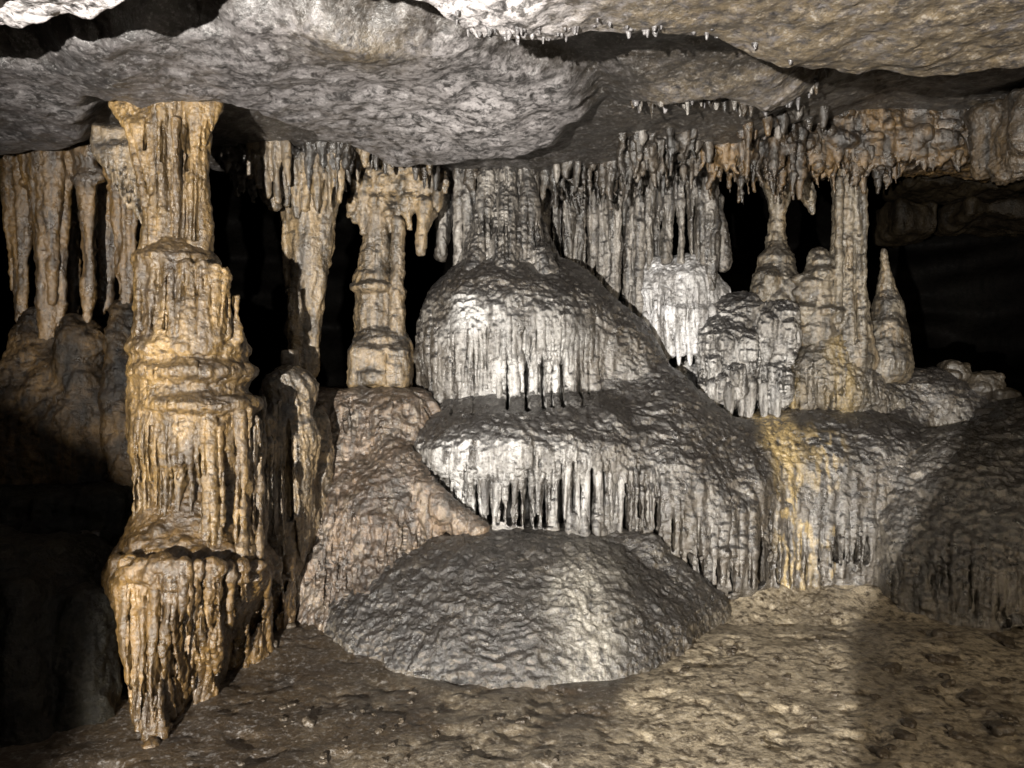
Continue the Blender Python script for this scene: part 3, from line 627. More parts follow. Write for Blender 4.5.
# right hand knobs and their fringe above the slope
base = (1.75, 5.9, 1.15)
kn = empty('flowstone_cluster', base, 'lumpy white flowstone knobs with short pointed fangs, between the bright bulge and the yellow stain', 'flowstone')
f = Field((1.0, 5.2, .95), (2.3, 6.9, 2.35), .0075)
f.box((1.80, 6.5, 1.3), (.50, .35, .5), .2, .1)
f.lump(728, 355, 5.95, 32, 42, 32, .05); f.lump(722, 385, 5.88, 24, 26, 26, .05); f.lump(738, 318, 6.1, 36, 24, 34, .06); f.lump(716, 345, 5.95, 20, 26, 26, .05)
f.lump(777, 335, 5.88, 21, 29, 22, .04); f.lump(780, 316, 5.88, 19, 14, 22, .02); f.lump(765, 345, 5.8, 9, 22, 10, .02); f.lump(786, 350, 5.82, 9, 20, 10, .02)
f.lump(748, 358, 5.78, 12, 18, 13, .018); f.lump(738, 350, 5.82, 9, 16, 12, .02)
f.lump(775, 385, 5.88, 18, 26, 24, .035)
for x, y, rx, rz in ((748, 350, 11, 17), (734, 376, 9, 13), (714, 366, 9, 14), (768, 328, 11, 15), (788, 334, 9, 16), (766, 374, 8, 13), (784, 384, 9, 14), (725, 345, 8, 12), (752, 388, 8, 12)):
    Yh = f.hit(x, y)
    if Yh: f.lump(x, y, Yh + .03, rx, rz, 12, .012)
f.slot(757, 340, 400, 1.8, f.hit(757, 370, 5.75), depth=.12); f.slot(800, 325, 352, 3, f.hit(797, 335, 5.8), depth=.2)
f.flutes((704, 712, 720, 729, 740, 764, 773, 783), lambda x: 372, lambda x: 408, 4.5, .02)
f.grooves(np.arange(700, 800, 5.5), 345, 410, 1.0, .035, 16)
formation('cap', f, M['white'], None, None, detail(.012, 7, .006, .016, .006, 10), parent=kn, base=base)
for (x, y0, y1, r, r1) in ((713, 385, 417, 7, 2.5), (729, 388, 421, 6, 2.2), (741, 400, 420, 4, 2), (748, 380, 425, 9.5, 3), (764, 385, 421, 5.5, 2.5), (776, 385, 422, 6, 4)):
    drip(x, y0 - 8, y1, 5.69, r, r1, M['white'], kn, base, flare=.9, mid=.25, n=24, seg=34, on=f)
f = Field((1.9, 5.2, .95), (3.05, 6.9, 2.15), .0078)
f.box((2.3, 6.5, 1.3), (.42, .35, .45), .2, .1)
f.lump(826, 362, 5.95, 30, 32, 30, .06); f.lump(840, 388, 5.9, 34, 30, 32, .06); f.lump(812, 380, 5.9, 22, 34, 26, .05); f.lump(860, 398, 5.98, 28, 28, 30, .08); f.lump(796, 392, 5.9, 14, 28, 22, .04); f.lump(884, 408, 6.1, 30, 24, 30, .1)
f.flutes(np.arange(786, 872, 7.5), lambda x: 352 + abs(x - 826) * .4, lambda x: 412, 4.6, .022)
f.grooves(np.arange(788, 900, 6), lambda x: 362 + abs(x - 826) * .3, 412, .9, .03, 10)
for x, y0, y1, r in ((793, 394, 428, 1.6), (806, 396, 428, 1.7), (812, 412, 428, 3.4), (838, 384, 420, 2.0), (822, 400, 425, 1)): f.slot(x, y0, y1, r, 5.62, depth=.2)
def hump_tint(V):
    return np.clip(np.exp(-((V[:, 0] - 2.03 + .04 * fbm(V * 5, 3, 151)) / .09) ** 2) + .45 * np.exp(-((V[:, 0] - 2.45) / .12) ** 2), 0, 1)
formation('flowstone_hump', f, M['grey'], 'rounded grey tan flowstone hump with slit openings at its foot, left of the dark hole', 'flowstone', detail(.012, 7, .008, .014, .006, 10), tint=hump_tint)

# ================================================================== curtains hanging above
def curtain(ribs, Y, lo, hi, name, mat, label, cat='curtain', sd=0, h=.0078, k=.014, back=True, fringe=None):
    f = Field(lo, hi, h)
    for (x, y0, y1, r, *lean) in ribs:
        l = rng.uniform(-5, 5); r = r * rng.uniform(.65, 1.5); y1 = y1 - rng.uniform(0, 14); x = x + rng.uniform(-2, 2)
        Yr = Y + rng.uniform(-.10, .08)
        f.chain([(x, y0, Yr, r * .95), (x + l * .4, y0 * .6 + y1 * .4, Yr, r * .82), (x + l, y1, Yr - .02, r * .55)], k, ys=1.25)
    for (a_, b_) in zip(ribs[:-1], ribs[1:]):
        xm = (a_[0] + b_[0]) / 2; ya = max(a_[1], b_[1]) + rng.uniform(15, 50); yb = min(a_[2], b_[2]) - 3
        if yb - ya > 20 and rng.random() < .6: f.slot(xm, ya, yb, rng.uniform(.8, 1.9), f.hit(xm, (ya + yb) / 2, Y), depth=.14, lean=rng.uniform(-2, 2))
    if fringe is None:
        return formation(name, f, mat, label, cat, detail(.010, 7, .016, .004, .004, sd, 18, 1.6))
    b = P(ribs[0][0], 360, Y); t = empty(name, b, label, cat)
    formation('drapery', f, mat, None, None, detail(.010, 7, .016, .006, .004, sd, 18, 1.6), parent=t, base=b)
    for (x, y0, y1, r) in fringe: drip(x, y0, y1, Y - .12, r, r * .3, mat, t, b, flare=1.2)
    return t
curtain([(447, 160, 268, 10), (458, 160, 272, 11), (467, 160, 262, 8)], 5.9, (-.75, 5.5, 2.2), (-.2, 6.3, 3.4), 'stone_curtain', M['curtain'], 'narrow grey brown ribbed pillar just left of the upper dome', 'column', 31)
curtain([(545, 165, 262, 7), (556, 165, 272, 8), (568, 165, 276, 9), (580, 170, 284, 8), (592, 172, 298, 9), (602, 168, 305, 8), (612, 165, 312, 9), (624, 168, 322, 8), (633, 170, 330, 7)],
        6.25, (.1, 5.8, 1.9), (1.2, 6.7, 3.5), 'stone_curtain', M['curtain'], 'wide grey curtain of long vertical folds hanging behind the right shoulder of the upper dome', 'curtain', 32)
base = tuple(P(685, 345, 6.0)); t = empty('stone_curtain', base, 'bright white bulging curtain with fangs at its lower edge', 'curtain')
f = Field((.85, 5.5, 1.5), (1.95, 6.75, 2.95), .0075)
f.lump(686, 292, 6.12, 32, 38, 30, .08); f.lump(660, 296, 6.15, 20, 38, 26, .08); f.lump(710, 308, 6.18, 22, 32, 24, .08); f.lump(676, 318, 6.08, 30, 30, 26, .08)
for x, y0, y1, r, Yq in ((648, 240, 345, 6, 6.02), (658, 262, 352, 6, 5.97), (669, 270, 352, 7, 5.93), (681, 275, 350, 7, 5.91), (693, 278, 350, 7, 5.92), (704, 285, 344, 6, 5.96), (714, 295, 336, 6, 6.02)):
    f.chain([(x, y0, Yq + .12, r * .6), (x, (y0 + y1) / 2, Yq + .01, r), (x, y1, Yq + .02, r * .8)], .05)
f.grooves(np.arange(644, 720, 4.6), 278, 346, .9, .03, 12)
formation('drapery', f, M['bright'], None, None, detail(.010, 7, .012, .006, .004, 33, 18, 1.6), parent=t, base=base)
for (x, y0, y1, r, Yq) in ((646, 322, 352, 5, 6.04), (656, 325, 358, 5, 6.0), (668, 325, 361, 6, 5.96), (679, 325, 366, 6, 5.94), (690, 325, 366, 6.5, 5.95), (701, 320, 358, 5.5, 5.98), (712, 315, 347, 5, 6.03)):
    drip(x, y0 - 12, y1, Yq, r, r * .25, M['bright'], t, base, flare=.9, mid=.5, on=f)
curtain([(641, 200, 338, 6), (650, 165, 300, 7), (659, 165, 282, 7), (668, 160, 272, 8), (679, 165, 268, 8), (690, 165, 272, 8), (700, 170, 274, 7), (709, 180, 290, 6)],
        6.06, (.8, 5.6, 1.6), (1.8, 6.5, 3.5), 'stone_curtain', M['curtain'], 'short ribbed grey curtain above the bright white one', 'curtain', 34)
def band(x0, x1, y0, y1, Y0, Y1, n, mat, label, sd, lo, hi, r0=3.2, r1=7.5, l0=10, l1=42):
    n = int(n * 1.7)
    f = Field(lo, hi, .0105)
    for _ in range(n):
        x = rng.uniform(x0, x1); Y = rng.uniform(Y0, Y1); y = rng.uniform(y0, y1); r = rng.uniform(r0, r1); l = rng.uniform(l0, l1)
        if rng.random() < .16: f.lump(x, y, Y, r * .9, r * rng.uniform(.7, 1.4), r, .03)
        else: f.chain([(x, y - 14, Y, r * 1.1), (x + rng.uniform(-4, 4), y + l * .4, Y, r * .55), (x + rng.uniform(-5, 5), y + l, Y, r * .18)], .02)
    formation('dripstone_cluster', f, mat, label, 'dripstone', detail(.014, 9, .006, .008, .005, sd))
band(622, 700, 125, 158, 5.0, 5.7, 70, M['band'], 'dark knobbly dripstone behind the cream ceiling lobe, left half', 71, (.55, 4.7, 2.7), (1.6, 6.0, 3.55))
band(700, 800, 128, 165, 5.2, 5.9, 90, M['bandbrown'], 'brown knobbly dripstone behind the cream ceiling lobe, right half', 72, (1.1, 4.9, 2.7), (2.5, 6.2, 3.65))
band(470, 640, 158, 178, 5.7, 6.15, 90, M['band'], 'grey knobbly dripstone along the top of the wide grey curtain', 73, (-.5, 5.4, 2.7), (1.2, 6.5, 3.6))
band(225, 350, 146, 160, 5.1, 5.5, 60, M['band'], 'dark stubby dripstone under the ceiling above the long tapering stalactite', 74, (-2.2, 4.8, 2.6), (-1.0, 5.8, 3.5))
band(800, 900, 125, 165, 5.6, 6.0, 60, M['bandbrown'], 'brown lumpy dripstone above the slender column', 75, (2.0, 5.2, 2.9), (3.2, 6.4, 3.8))
# twin small knobs to the right of it
f = Field((1.45, 5.7, 2.0), (1.95, 6.5, 3.05), .010)
f.chain([(716, 200, 6.1, 8), (714, 212, 6.1, 8), (718, 225, 6.1, 9), (722, 262, 6.08, 10)], .015); f.chain([(705, 225, 6.05, 9), (702, 245, 6.05, 10), (700, 275, 6.05, 12)], .015)
formation('stalagmite', f, M['curtain'], 'small knobbly twin stalagmite at the left edge of the first dark opening', 'stalagmite', detail(.008, 9, .008, .006, .003, 35))

# ================================================================== columns and dripstones left of the domes
f = Field((-1.75, 4.9, 2.3), (-1.35, 5.6, 3.25), .010)
f.chain([(262, 140, 5.2, 22), (266, 165, 5.2, 22), (272, 190, 5.2, 14), (274, 205, 5.2, 7)], .03, ys=.7)
for x, y1, r in ((247, 175, 6), (256, 185, 6), (265, 195, 6), (275, 200, 6), (285, 185, 5)): f.chain([(x, 142, 5.08, r), (x + 3, y1, 5.08, r * .6)], .014)
formation('stalactite', f, M['tan'], 'stubby fluted tan stalactite hanging right of the ochre column', 'stalactite', detail(.008, 9, .012, .004, .003, 36))
f = Field((-1.75, 4.9, 1.4), (-1.1, 5.8, 3.35), .0105)
f.chain([(313, 160, 5.35, 31), (313, 190, 5.35, 28), (311, 240, 5.35, 22), (306, 310, 5.35, 18), (304, 330, 5.35, 17)], .03, ys=.7)
f.chain([(288, 195, 5.4, 7), (288, 240, 5.4, 9), (295, 290, 5.4, 9)], .02)
f.chain([(304, 326, 5.36, 16.5), (304, 366, 5.36, 16)], .004, ys=.7)
for x, y1, r in ((286, 205, 6), (296, 215, 6), (305, 208, 6), (318, 212, 6), (330, 205, 6), (340, 200, 6)): f.chain([(x, 158, 5.2, r * 1.2), (x, y1, 5.2, r * .5)], .014)
formation('stalactite', f, M['tan'], 'long tapering stalactite ending in a cracked stub, between two black openings', 'stalactite', detail(.008, 8, .014, .003, .004, 37, 18))
f = Field((-1.35, 5.2, 1.3), (-.5, 6.1, 3.3), .0105)
f.chain([(378, 205, 5.65, 12), (377, 255, 5.65, 15), (375, 282, 5.65, 16)], .02); f.chain([(374, 282, 5.65, 19), (374, 335, 5.65, 19)], .015)
f.box(P(381, 368, 5.62), (R(30, 5.6), R(26, 5.6), R(22, 5.6)), .06, .03); f.lump(366, 352, 5.56, 16, 20, 18, .03); f.lump(398, 352, 5.6, 14, 22, 18, .03); f.lump(380, 340, 5.62, 24, 14, 22, .03); f.slot(386, 352, 384, 1.2, 5.45, depth=.05); f.lump(372, 378, 5.5, 18, 12, 16, .02)
f.chain([(398, 222, 5.6, 6), (398, 275, 5.6, 7), (397, 330, 5.58, 8), (398, 355, 5.58, 10)], .012)
f.lump(398, 292, 5.6, 9, 9, 9, .012); f.lump(372, 288, 5.6, 21, 8, 20, .012)
formation('column', f, M['tan'], 'thin twin column on a swollen pale foot, standing on the ledge', 'column', detail(.012, 8, .010, .006, .004, 38))
f = Field((-1.2, 5.2, 2.4), (-.45, 6.1, 3.3), .0105)
for _ in range(46):
    x = rng.uniform(350, 442); y = rng.uniform(168, 212); f.chain([(x, y - 8, 5.62, rng.uniform(4, 7)), (x + rng.uniform(-3, 3), y + 2, 5.60 + rng.uniform(-.05, .05), rng.uniform(3, 6)), (x + rng.uniform(-4, 4), y + rng.uniform(6, 22), 5.6, rng.uniform(.8, 2.5))], .02)
f.box(P(396, 178, 5.7), (.33, .14, .12), .05, .04)
f.chain([(424, 205, 5.6, 8), (421, 252, 5.6, 5)], .02); f.chain([(365, 200, 5.6, 7), (362, 232, 5.6, 3)], .02); f.chain([(408, 200, 5.6, 7), (410, 228, 5.6, 3)], .02)
formation('dripstone_cluster', f, M['tan'], 'knobbly tan dripstone under the ceiling, above the thin twin column', 'dripstone', detail(.012, 10, .006, .008, .004, 39))
f = Field((-1.65, 4.7, 1.35), (-1.3, 5.2, 1.8), .008)
f.box(P(290, 358, 4.85), (.042, .05, .05), .012, .01)
formation('rock', f, M['stone'], 'small square block of rock sitting on the grey stump', 'rock', detail(.006, 9, 0, 0, .002, 40))

# ================================================================== right hand columns
f = Field((1.75, 5.9, 1.7), (2.6, 6.7, 3.5), .0105)
f.lump(752, 158, 6.2, 24, 20, 24, .04); f.lump(782, 170, 6.2, 26, 24, 24, .05)
f.chain([(778, 175, 6.2, 20), (778, 205, 6.2, 8), (777, 226, 6.2, 6), (776, 242, 6.2, 9), (776, 262, 6.15, 16)], .03); f.chain([(776, 262, 6.15, 15), (776, 284, 6.15, 22), (776, 312, 6.1, 24)], .03)
f.lump(768, 282, 6.05, 14, 14, 14, .03); f.lump(788, 290, 6.05, 12, 16, 14, .03); f.lump(760, 295, 6.05, 10, 14, 14, .03)
f.chain([(800, 180, 6.2, 12), (808, 195, 6.2, 7), (812, 212, 6.2, 3)], .03)
formation('column', f, M['greytan'], 'hourglass column with a thin neck between two dark openings', 'column', detail(.012, 8, .010, .008, .004, 41))
f = Field((2.1, 5.5, 1.6), (3.05, 6.6, 3.5), .0105)
f.chain([(847, 140, 6.0, 22), (849, 175, 6.0, 17), (848, 220, 5.98, 14.5), (847, 270, 5.95, 15.5), (850, 330, 5.9, 20), (852, 358, 5.9, 24)], .03)
f.chain([(862, 160, 5.85, 4), (864, 230, 5.85, 4), (863, 300, 5.8, 3.5), (864, 352, 5.72, 3)], .008)
f.chain([(818, 258, 5.98, 10), (816, 285, 5.95, 17), (816, 330, 5.95, 24)], .04)
f.grooves(np.arange(838, 864, 4), 180, 345, .8, .025, 20)
for _ in range(14):
    x, y = rng.uniform(802, 832), rng.uniform(262, 330); Yh = f.hit(x, y)
    if Yh: f.lump(x, y, Yh + .03, rng.uniform(8, 14), rng.uniform(4, 7), 7, .03)
f.chain([(840, 180, 5.86, 4), (838, 320, 5.8, 4)], .012); f.slot(857, 200, 340, 1.2, 5.78, depth=.06)
formation('column', f, M['greytan'], 'slender column with a pale rib down its right edge, beside the great dark hole', 'column', detail(.010, 8, .010, .006, .004, 42))
f = Field((2.5, 5.6, 1.5), (3.2, 6.5, 2.6), .011)
f.chain([(884, 252, 6.0, 3), (886, 285, 6.0, 8), (888, 310, 6.0, 13)], .02); f.chain([(888, 310, 6.0, 13), (886, 335, 6.0, 21), (882, 362, 6.0, 30)], .04)
formation('stalagmite', f, M['greytan'], 'pointed grey stalagmite at the edge of the great dark hole', 'stalagmite', detail(.010, 8, .010, .006, .004, 43))

# right mound, ledge and rocks
f = Field((2.3, 4.3, -.2), (4.6, 6.9, 1.7), .0115)
f.ell((3.35, 5.55, .35), (.95, .85, .85), .15); f.ell((3.15, 5.2, .1), (.65, .55, .62), .15); f.ell((3.9, 5.6, .6), (.8, .8, .8), .15)
f.flutes(np.arange(895, 1060, 8), 545, 606, 4.5, .03, jit=12)
for x, y0, y1 in ((955, 585, 612), (972, 588, 615), (998, 590, 622), (1010, 600, 630)):
    for yy in (4.55, 4.7): f.chain([(x, y0, yy, 1), (x + 4, y1, yy, 6)], .01, 'sub')
f.grooves(np.arange(893, 1050, 7), 545, 606, 1.1, .05, 16)
formation('flowstone_mound', f, M['grey'], 'dark brown flowstone mound bulging in at the right edge', 'flowstone', detail(.03, 3.2, .012, .014, .006, 44), tint=lambda V: 0 * V[:, 0])
for (x, y, Y, r, rz, lab) in ((984, 385, 6.1, 15, 13, 'angular pale rock crowning the slope beside the dark hole'), (1003, 402, 6.0, 14, 12, 'rounded rock at the right end of the slope top'),
                             (955, 372, 6.2, 13, 10, 'flat brown rock half sunk in the slope top'), (992, 420, 5.8, 13, 11, 'small tan rock below the angular one on the slope')):
    f = Field(P(x, y, Y) - .25, P(x, y, Y) + .25, .009)
    f.box(P(x, y, Y), (R(r, Y), R(r, Y), R(rz, Y)), .04, .02); f.lump(x + 4, y + 3, Y - .03, r * .9, rz, r, .03); f.lump(x - 6, y + 5, Y - .05, r * .7, rz * .8, r, .01); f.lump(x + 2, y + 8, Y, r * 1.2, rz * .6, r, .01)
    formation('rock', f, M['dim'], lab, 'rock', detail(.022, 6, 0, 0, .004, int(x)))
f = Field((1.6, 4.9, 2.95), (4.6, 6.6, 3.8), .0145)
f.box((3.1, 5.95, 3.42), (1.25, .40, .24), .12, .1)
for i in range(60):
    f.lump(rng.uniform(770, 1000), rng.uniform(112, 146), 5.57 + rng.uniform(-.03, .08), rng.uniform(5, 16), rng.uniform(4, 9), 10, .03)
for i in range(70):
    x = rng.uniform(790, 995); f.chain([(x, 138, 5.6, 6), (x + rng.uniform(-3, 3), 152, 5.58, 3.5), (x + rng.uniform(-4, 4), 156 + rng.uniform(2, 16), 5.58, 1)], .02)
formation('rock_ledge', f, M['bandbrown'], 'rough brown rock ledge under the ceiling at the right', 'ledge', detail(.04, 4, .006, .008, .008, 45))
f = Field((3.0, 4.4, 2.55), (4.3, 5.9, 3.6), .0145)
f.box(P(1020, 130, 5.0), (.16, .3, .22), .08, .05); f.lump(1016, 165, 5.0, 22, 24, 30, .05)
formation('rock', f, M['ledge'], 'cracked brown rock hanging at the upper right edge', 'rock', detail(.06, 3.2, .01, .01, .008, 46))
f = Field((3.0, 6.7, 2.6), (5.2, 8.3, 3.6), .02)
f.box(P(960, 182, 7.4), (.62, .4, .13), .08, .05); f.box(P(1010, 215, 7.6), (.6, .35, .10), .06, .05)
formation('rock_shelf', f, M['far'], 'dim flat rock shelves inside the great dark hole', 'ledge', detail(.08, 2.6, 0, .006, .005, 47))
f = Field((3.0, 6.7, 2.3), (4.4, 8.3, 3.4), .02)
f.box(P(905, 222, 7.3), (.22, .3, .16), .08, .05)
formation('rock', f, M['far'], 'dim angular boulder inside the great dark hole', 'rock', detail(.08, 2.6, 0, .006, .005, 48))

# ================================================================== the left side
f = Field((-3.6, 4.2, -.2), (-1.6, 6.6, 2.1), .0145)
f.ell(P(20, 480, 5.3), (.95, .6, .75), .15); f.ell((-3.0, 5.5, .7), (.8, .8, 1.3), .15)
f.chain([(76, 335, 5.0, 19), (80, 420, 4.95, 24), (86, 560, 4.8, 30)], .06); f.lump(84, 345, 5.0, 26, 20, 24, .05)
f.chain([(124, 315, 4.9, 18), (124, 345, 4.85, 17), (126, 480, 4.7, 17), (128, 560, 4.7, 22)], .06)
f.chain([(40, 330, 5.2, 24), (20, 420, 5.1, 34)], .08); f.box(P(60, 580, 5.4), (.6, .5, .35), .15, .1)
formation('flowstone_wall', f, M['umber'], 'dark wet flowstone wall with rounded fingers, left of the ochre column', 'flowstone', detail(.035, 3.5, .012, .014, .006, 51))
base = tuple(P(60, 560, 4.4))
t = empty('stalactite_fringe', base, 'row of dim stone fangs above the black hollow at the lower left', 'stalactite')
f = Field((-3.1, 4.0, .35), (-1.75, 5.0, 1.1), .0125)
f.box(P(40, 520, 4.6), (.62, .26, .2), .12, .1); f.lump(60, 530, 4.45, 50, 18, 30, .06)
formation('ledge', f, M['dark'], None, None, detail(.025, 5, .012, .01, .005, 52), parent=t, base=base)
for x, y1, r in ((4, 590, 8), (18, 582, 7), (32, 575, 8), (46, 578, 6), (58, 568, 8), (72, 580, 7), (84, 572, 6), (95, 585, 7), (106, 575, 6)):
    drip(x, 530, y1, 4.3, r, r * .4, M['tan'] if x in (84, 95) else M['dark'], t, base)
f = Field((-3.2, 3.1, -.2), (-1.7, 4.6, 1.0), .0125)
f.ell((-2.35, 3.95, .1), (.42, .62, .62), .1); f.ell((-2.75, 3.8, .2), (.5, .5, .62), .1)
f.chain([(22, 600, 3.5, 20), (25, 768, 3.3, 24)], .08); f.chain([(85, 610, 3.6, 26), (92, 760, 3.45, 30)], .08)
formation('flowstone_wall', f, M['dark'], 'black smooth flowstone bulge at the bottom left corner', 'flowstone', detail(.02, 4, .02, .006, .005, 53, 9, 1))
for (x, y0, y1, r, r1, Y, lab) in ((20, 190, 320, 13, 10, 5.3, 'thick amber stalactite at the far left edge'), (48, 180, 335, 19, 15, 5.1, 'broad amber drapery, second from the left edge'),
        (72, 185, 325, 9, 6, 5.35, 'thin amber stalactite tucked between two wider ones'), (87, 178, 318, 11, 8, 5.0, 'long straight amber stalactite at the middle of the left row'),
        (106, 180, 305, 12, 9, 5.25, 'fluted amber stalactite left of the ochre column'), (126, 190, 310, 13, 11, 4.9, 'amber stalactite half hidden by the ochre column')):
    f = Field(P(x, y1 + 14, Y) - [.35, .35, 0], P(x, y0 - 45, Y) + [.35, .35, 0], .0095)
    f.chain([(x, y0 - 40, Y, r * 1.5), (x, y0 - 8, Y, r * 1.15), (x + 1, y0 + 40, Y, r * .72), (x + 2, (y0 + y1) / 2, Y, r * .62), (x + 1, y1, Y, r1 * .6)], .03)
    for k in range(6):
        a_ = rng.uniform(-1, 1); xx = x + a_ * r * .9; Yk = Y - R(r, Y) * math.sqrt(1 - a_ * a_) * .8
        ye = y1 - rng.uniform(0, .55) * (y1 - y0) if k else y1 + 8
        f.chain([(xx + a_ * 6, y0 - 30, Yk - .02, r * .42), (xx, y0 + 30, Yk, r * .3), (xx - a_ * 3 + rng.uniform(-2, 2), ye, Yk + .04, r * .16)], .010)
    for k in range(5): f.lump(x + rng.uniform(-r, r) * 1.3, y0 - rng.uniform(-6, 14), Y - .05, rng.uniform(4, 8), rng.uniform(4, 9), 7, .02)
    formation('stalactite', f, M['amber'], lab, 'stalactite', detail(.010, 8, .012, .004, .004, int(x)), group='amber stalactites along the left wall')
f = Field((-2.35, 4.1, 2.25), (-1.75, 4.9, 3.1), .0105)
for (x0, x1, y1, r) in ((98, 130, 205, 6), (106, 133, 195, 6), (115, 137, 190, 6), (124, 141, 215, 7), (133, 145, 222, 7)):
    f.chain([(x0, 150, 4.3, r + 1), ((x0 + x1) / 2, 175, 4.28, r), (x1, y1, 4.25, r * .7)], .014)
f.box(P(118, 142, 4.4), (.14, .12, .08), .05, .03)
f.grooves(np.arange(98, 148, 5), 150, 212, 1.1, .04, 12, 8)
formation('stone_curtain', f, M['tan'], 'small slanting ribbed drapery tucked behind the top of the ochre column', 'curtain', detail(.008, 9, .010, .004, .003, 54))

# ================================================================== little stalactites
def ceil_at(x, y):
    z, _ = ceiling_z(np.array([x]), np.array([y])); return float(z[0])
protos = {}
def tiny(px, py, Y, rpx, lpx, mat, label, group, embed=.05):
    a = P(px, py, Y); key = (mat, rng.randrange(6))
    if key not in protos:
        V, Q = tube([(0, 0, .12), (0, 0, 0), (.08, 0, -.6), (.05, .02, -1)], [.26, .2, .13, .06], 14, 18, rng.randrange(900), .2, .2)
        me = raw_mesh('stalactite', V, Q); me.materials.append(M[mat]); protos[key] = me
    o = bpy.data.objects.new('stalactite', protos[key]); COL.objects.link(o)
    o.location = a; o.rotation_euler = (0, 0, rng.uniform(0, 6.28)); s = R(rpx, Y) / .2; l = R(lpx, Y); o.scale = (s, s, l)
    tag(o, label, 'stalactite', group); return o
def zpix(z, Y): return CY - (z - CZ) * F / Y
# along the edge of the bright near slab
e = [(-.25, 2.64), (-.12, 2.78), (.32, 2.80), (.7, 2.85), (1.12, 3.05)]
for i in range(60):
    X0 = rng.choice([rng.uniform(-.25, .3), rng.uniform(-.25, .3), rng.uniform(.3, 1.1)])
    Y0 = float(np.interp(X0, [a for a, b in e], [b for a, b in e])) - rng.uniform(.03, .14); z = ceil_at(X0, Y0) + .01
    tiny(CX + F * X0 / Y0, zpix(z, Y0), Y0, rng.uniform(1.6, 4.5), rng.uniform(3, 11), 'ceiling', 'tiny pale stalactite on the edge of the bright ceiling slab', 'tiny stalactites on the edge of the bright ceiling slab')
for i in range(30):
    x = rng.uniform(232, 445); Y0 = rng.uniform(5.15, 5.5); X0 = (x - CX) / F * Y0; z = ceil_at(X0, Y0) + .02
    tiny(x, zpix(z, Y0), Y0, rng.uniform(3.5, 7), rng.uniform(14, 36), rng.choice(['band', 'band', 'tan']), 'short stalactite in the crowded row above the left openings', 'short stalactites above the left openings')
for i in range(20):
    x = rng.uniform(470, 720); Y0 = rng.uniform(5.5, 6.1); X0 = (x - CX) / F * Y0; z = ceil_at(X0, Y0) + .02
    tiny(x, zpix(z, Y0), Y0, rng.uniform(4, 8), rng.uniform(14, 40), rng.choice(['band', 'curtain']), 'short stalactite in the crowded row above the grey curtains', 'short stalactites above the grey curtains')
for i in range(20):
    x = rng.uniform(622, 830); Y0 = rng.uniform(4.75, 5.7); X0 = (x - CX) / F * Y0; z = ceil_at(X0, Y0) + .02
    tiny(x, zpix(z, Y0), Y0, rng.uniform(3, 7), rng.uniform(10, 30), rng.choice(['band', 'curtain', 'bandbrown']), 'small stalactite clustered behind the cream ceiling lobe', 'small stalactites behind the cream ceiling lobe')
for i in range(60):
    x = rng.uniform(628, 830); yp = np.interp(x, [622, 645, 700, 760, 800, 838], [124, 121, 117, 132, 124, 100]) + rng.uniform(-14, 4); Y0 = (2.99 - CZ) * F / (CY - yp); X0 = (x - CX) / F * Y0; z = ceil_at(X0, Y0) + .012
    tiny(x, zpix(z, Y0), Y0, rng.uniform(2, 5), rng.uniform(5, 18), rng.choice(['ceiling', 'curtain', 'ledge']), 'tiny stalactite fringing the rear rim of the cream ceiling lobe', 'tiny stalactites fringing the cream ceiling lobe')
for i in range(24):
    x = rng.uniform(800, 990)
    tiny(x, rng.uniform(144, 152), rng.uniform(5.5, 5.8), rng.uniform(2.5, 5), rng.uniform(6, 14), 'ledge', 'dark little stalactite under the brown ledge', 'little stalactites under the brown ledge')

# ================================================================== loose stones on the floor
sp = []
for k in range(5):
    f = Field((-.16, -.16, -.12), (.16, .16, .12), .012)
    f.box((0, 0, 0), (.09 + .01 * k, .075, .05), .035, .02); f.ell((.03, .02, .01), (.08, .07, .06), .03)
    V, Q = f.mesh(); me = raw_mesh('stone', V, Q); N = normals(me); V = V + N * (.03 * fbm(V * 9 + k * 7, 3, k))[:, None]
    me.vertices.foreach_set('co', V.astype(np.float32).ravel()); me.update(); me.materials.append(M['stone']); sp.append(me)
def stone(px, py, rpx, label, group=None):
    Y0 = floorY(py); X0 = (px - CX) / F * Y0; z = float(floor_z(np.array([X0]), np.array([Y0]))[0])
    o = bpy.data.objects.new('stone', rng.choice(sp)); COL.objects.link(o); s = R(rpx, Y0) / .09
    o.location = (X0, Y0, z + .010 * s); o.rotation_euler = (rng.uniform(-.3, .3), rng.uniform(-.3, .3), rng.uniform(0, 6.3)); o.scale = (s, s, s * .8)
    tag(o, label, 'stone', group)
stone(773, 582, 9, 'grey stone in the mouth of the small hole below the yellow stain'); stone(310, 722, 6, 'dark pebble alone on the mud at the lower left')
stone(272, 655, 7, 'pale stone at the right foot of the ochre column'); stone(288, 640, 5, 'small stone beside the foot of the grey fluted curtain')
for _ in range(30):
    stone(rng.uniform(630, 850), rng.uniform(620, 760), rng.uniform(1.6, 3.6), 'small stone sunk in the pale floor crust', 'small stones in the pale floor crust')
for _ in range(22):
    stone(rng.uniform(870, 1020), rng.uniform(640, 760), rng.uniform(4, 10), 'rounded stone in the dark floor at the right', 'rounded stones in the dark floor at the right')
for _ in range(44):
    stone(rng.uniform(230, 580), rng.uniform(690, 762), rng.uniform(1.2, 3.6), 'small stone in the brown mud', 'small stones in the brown mud')

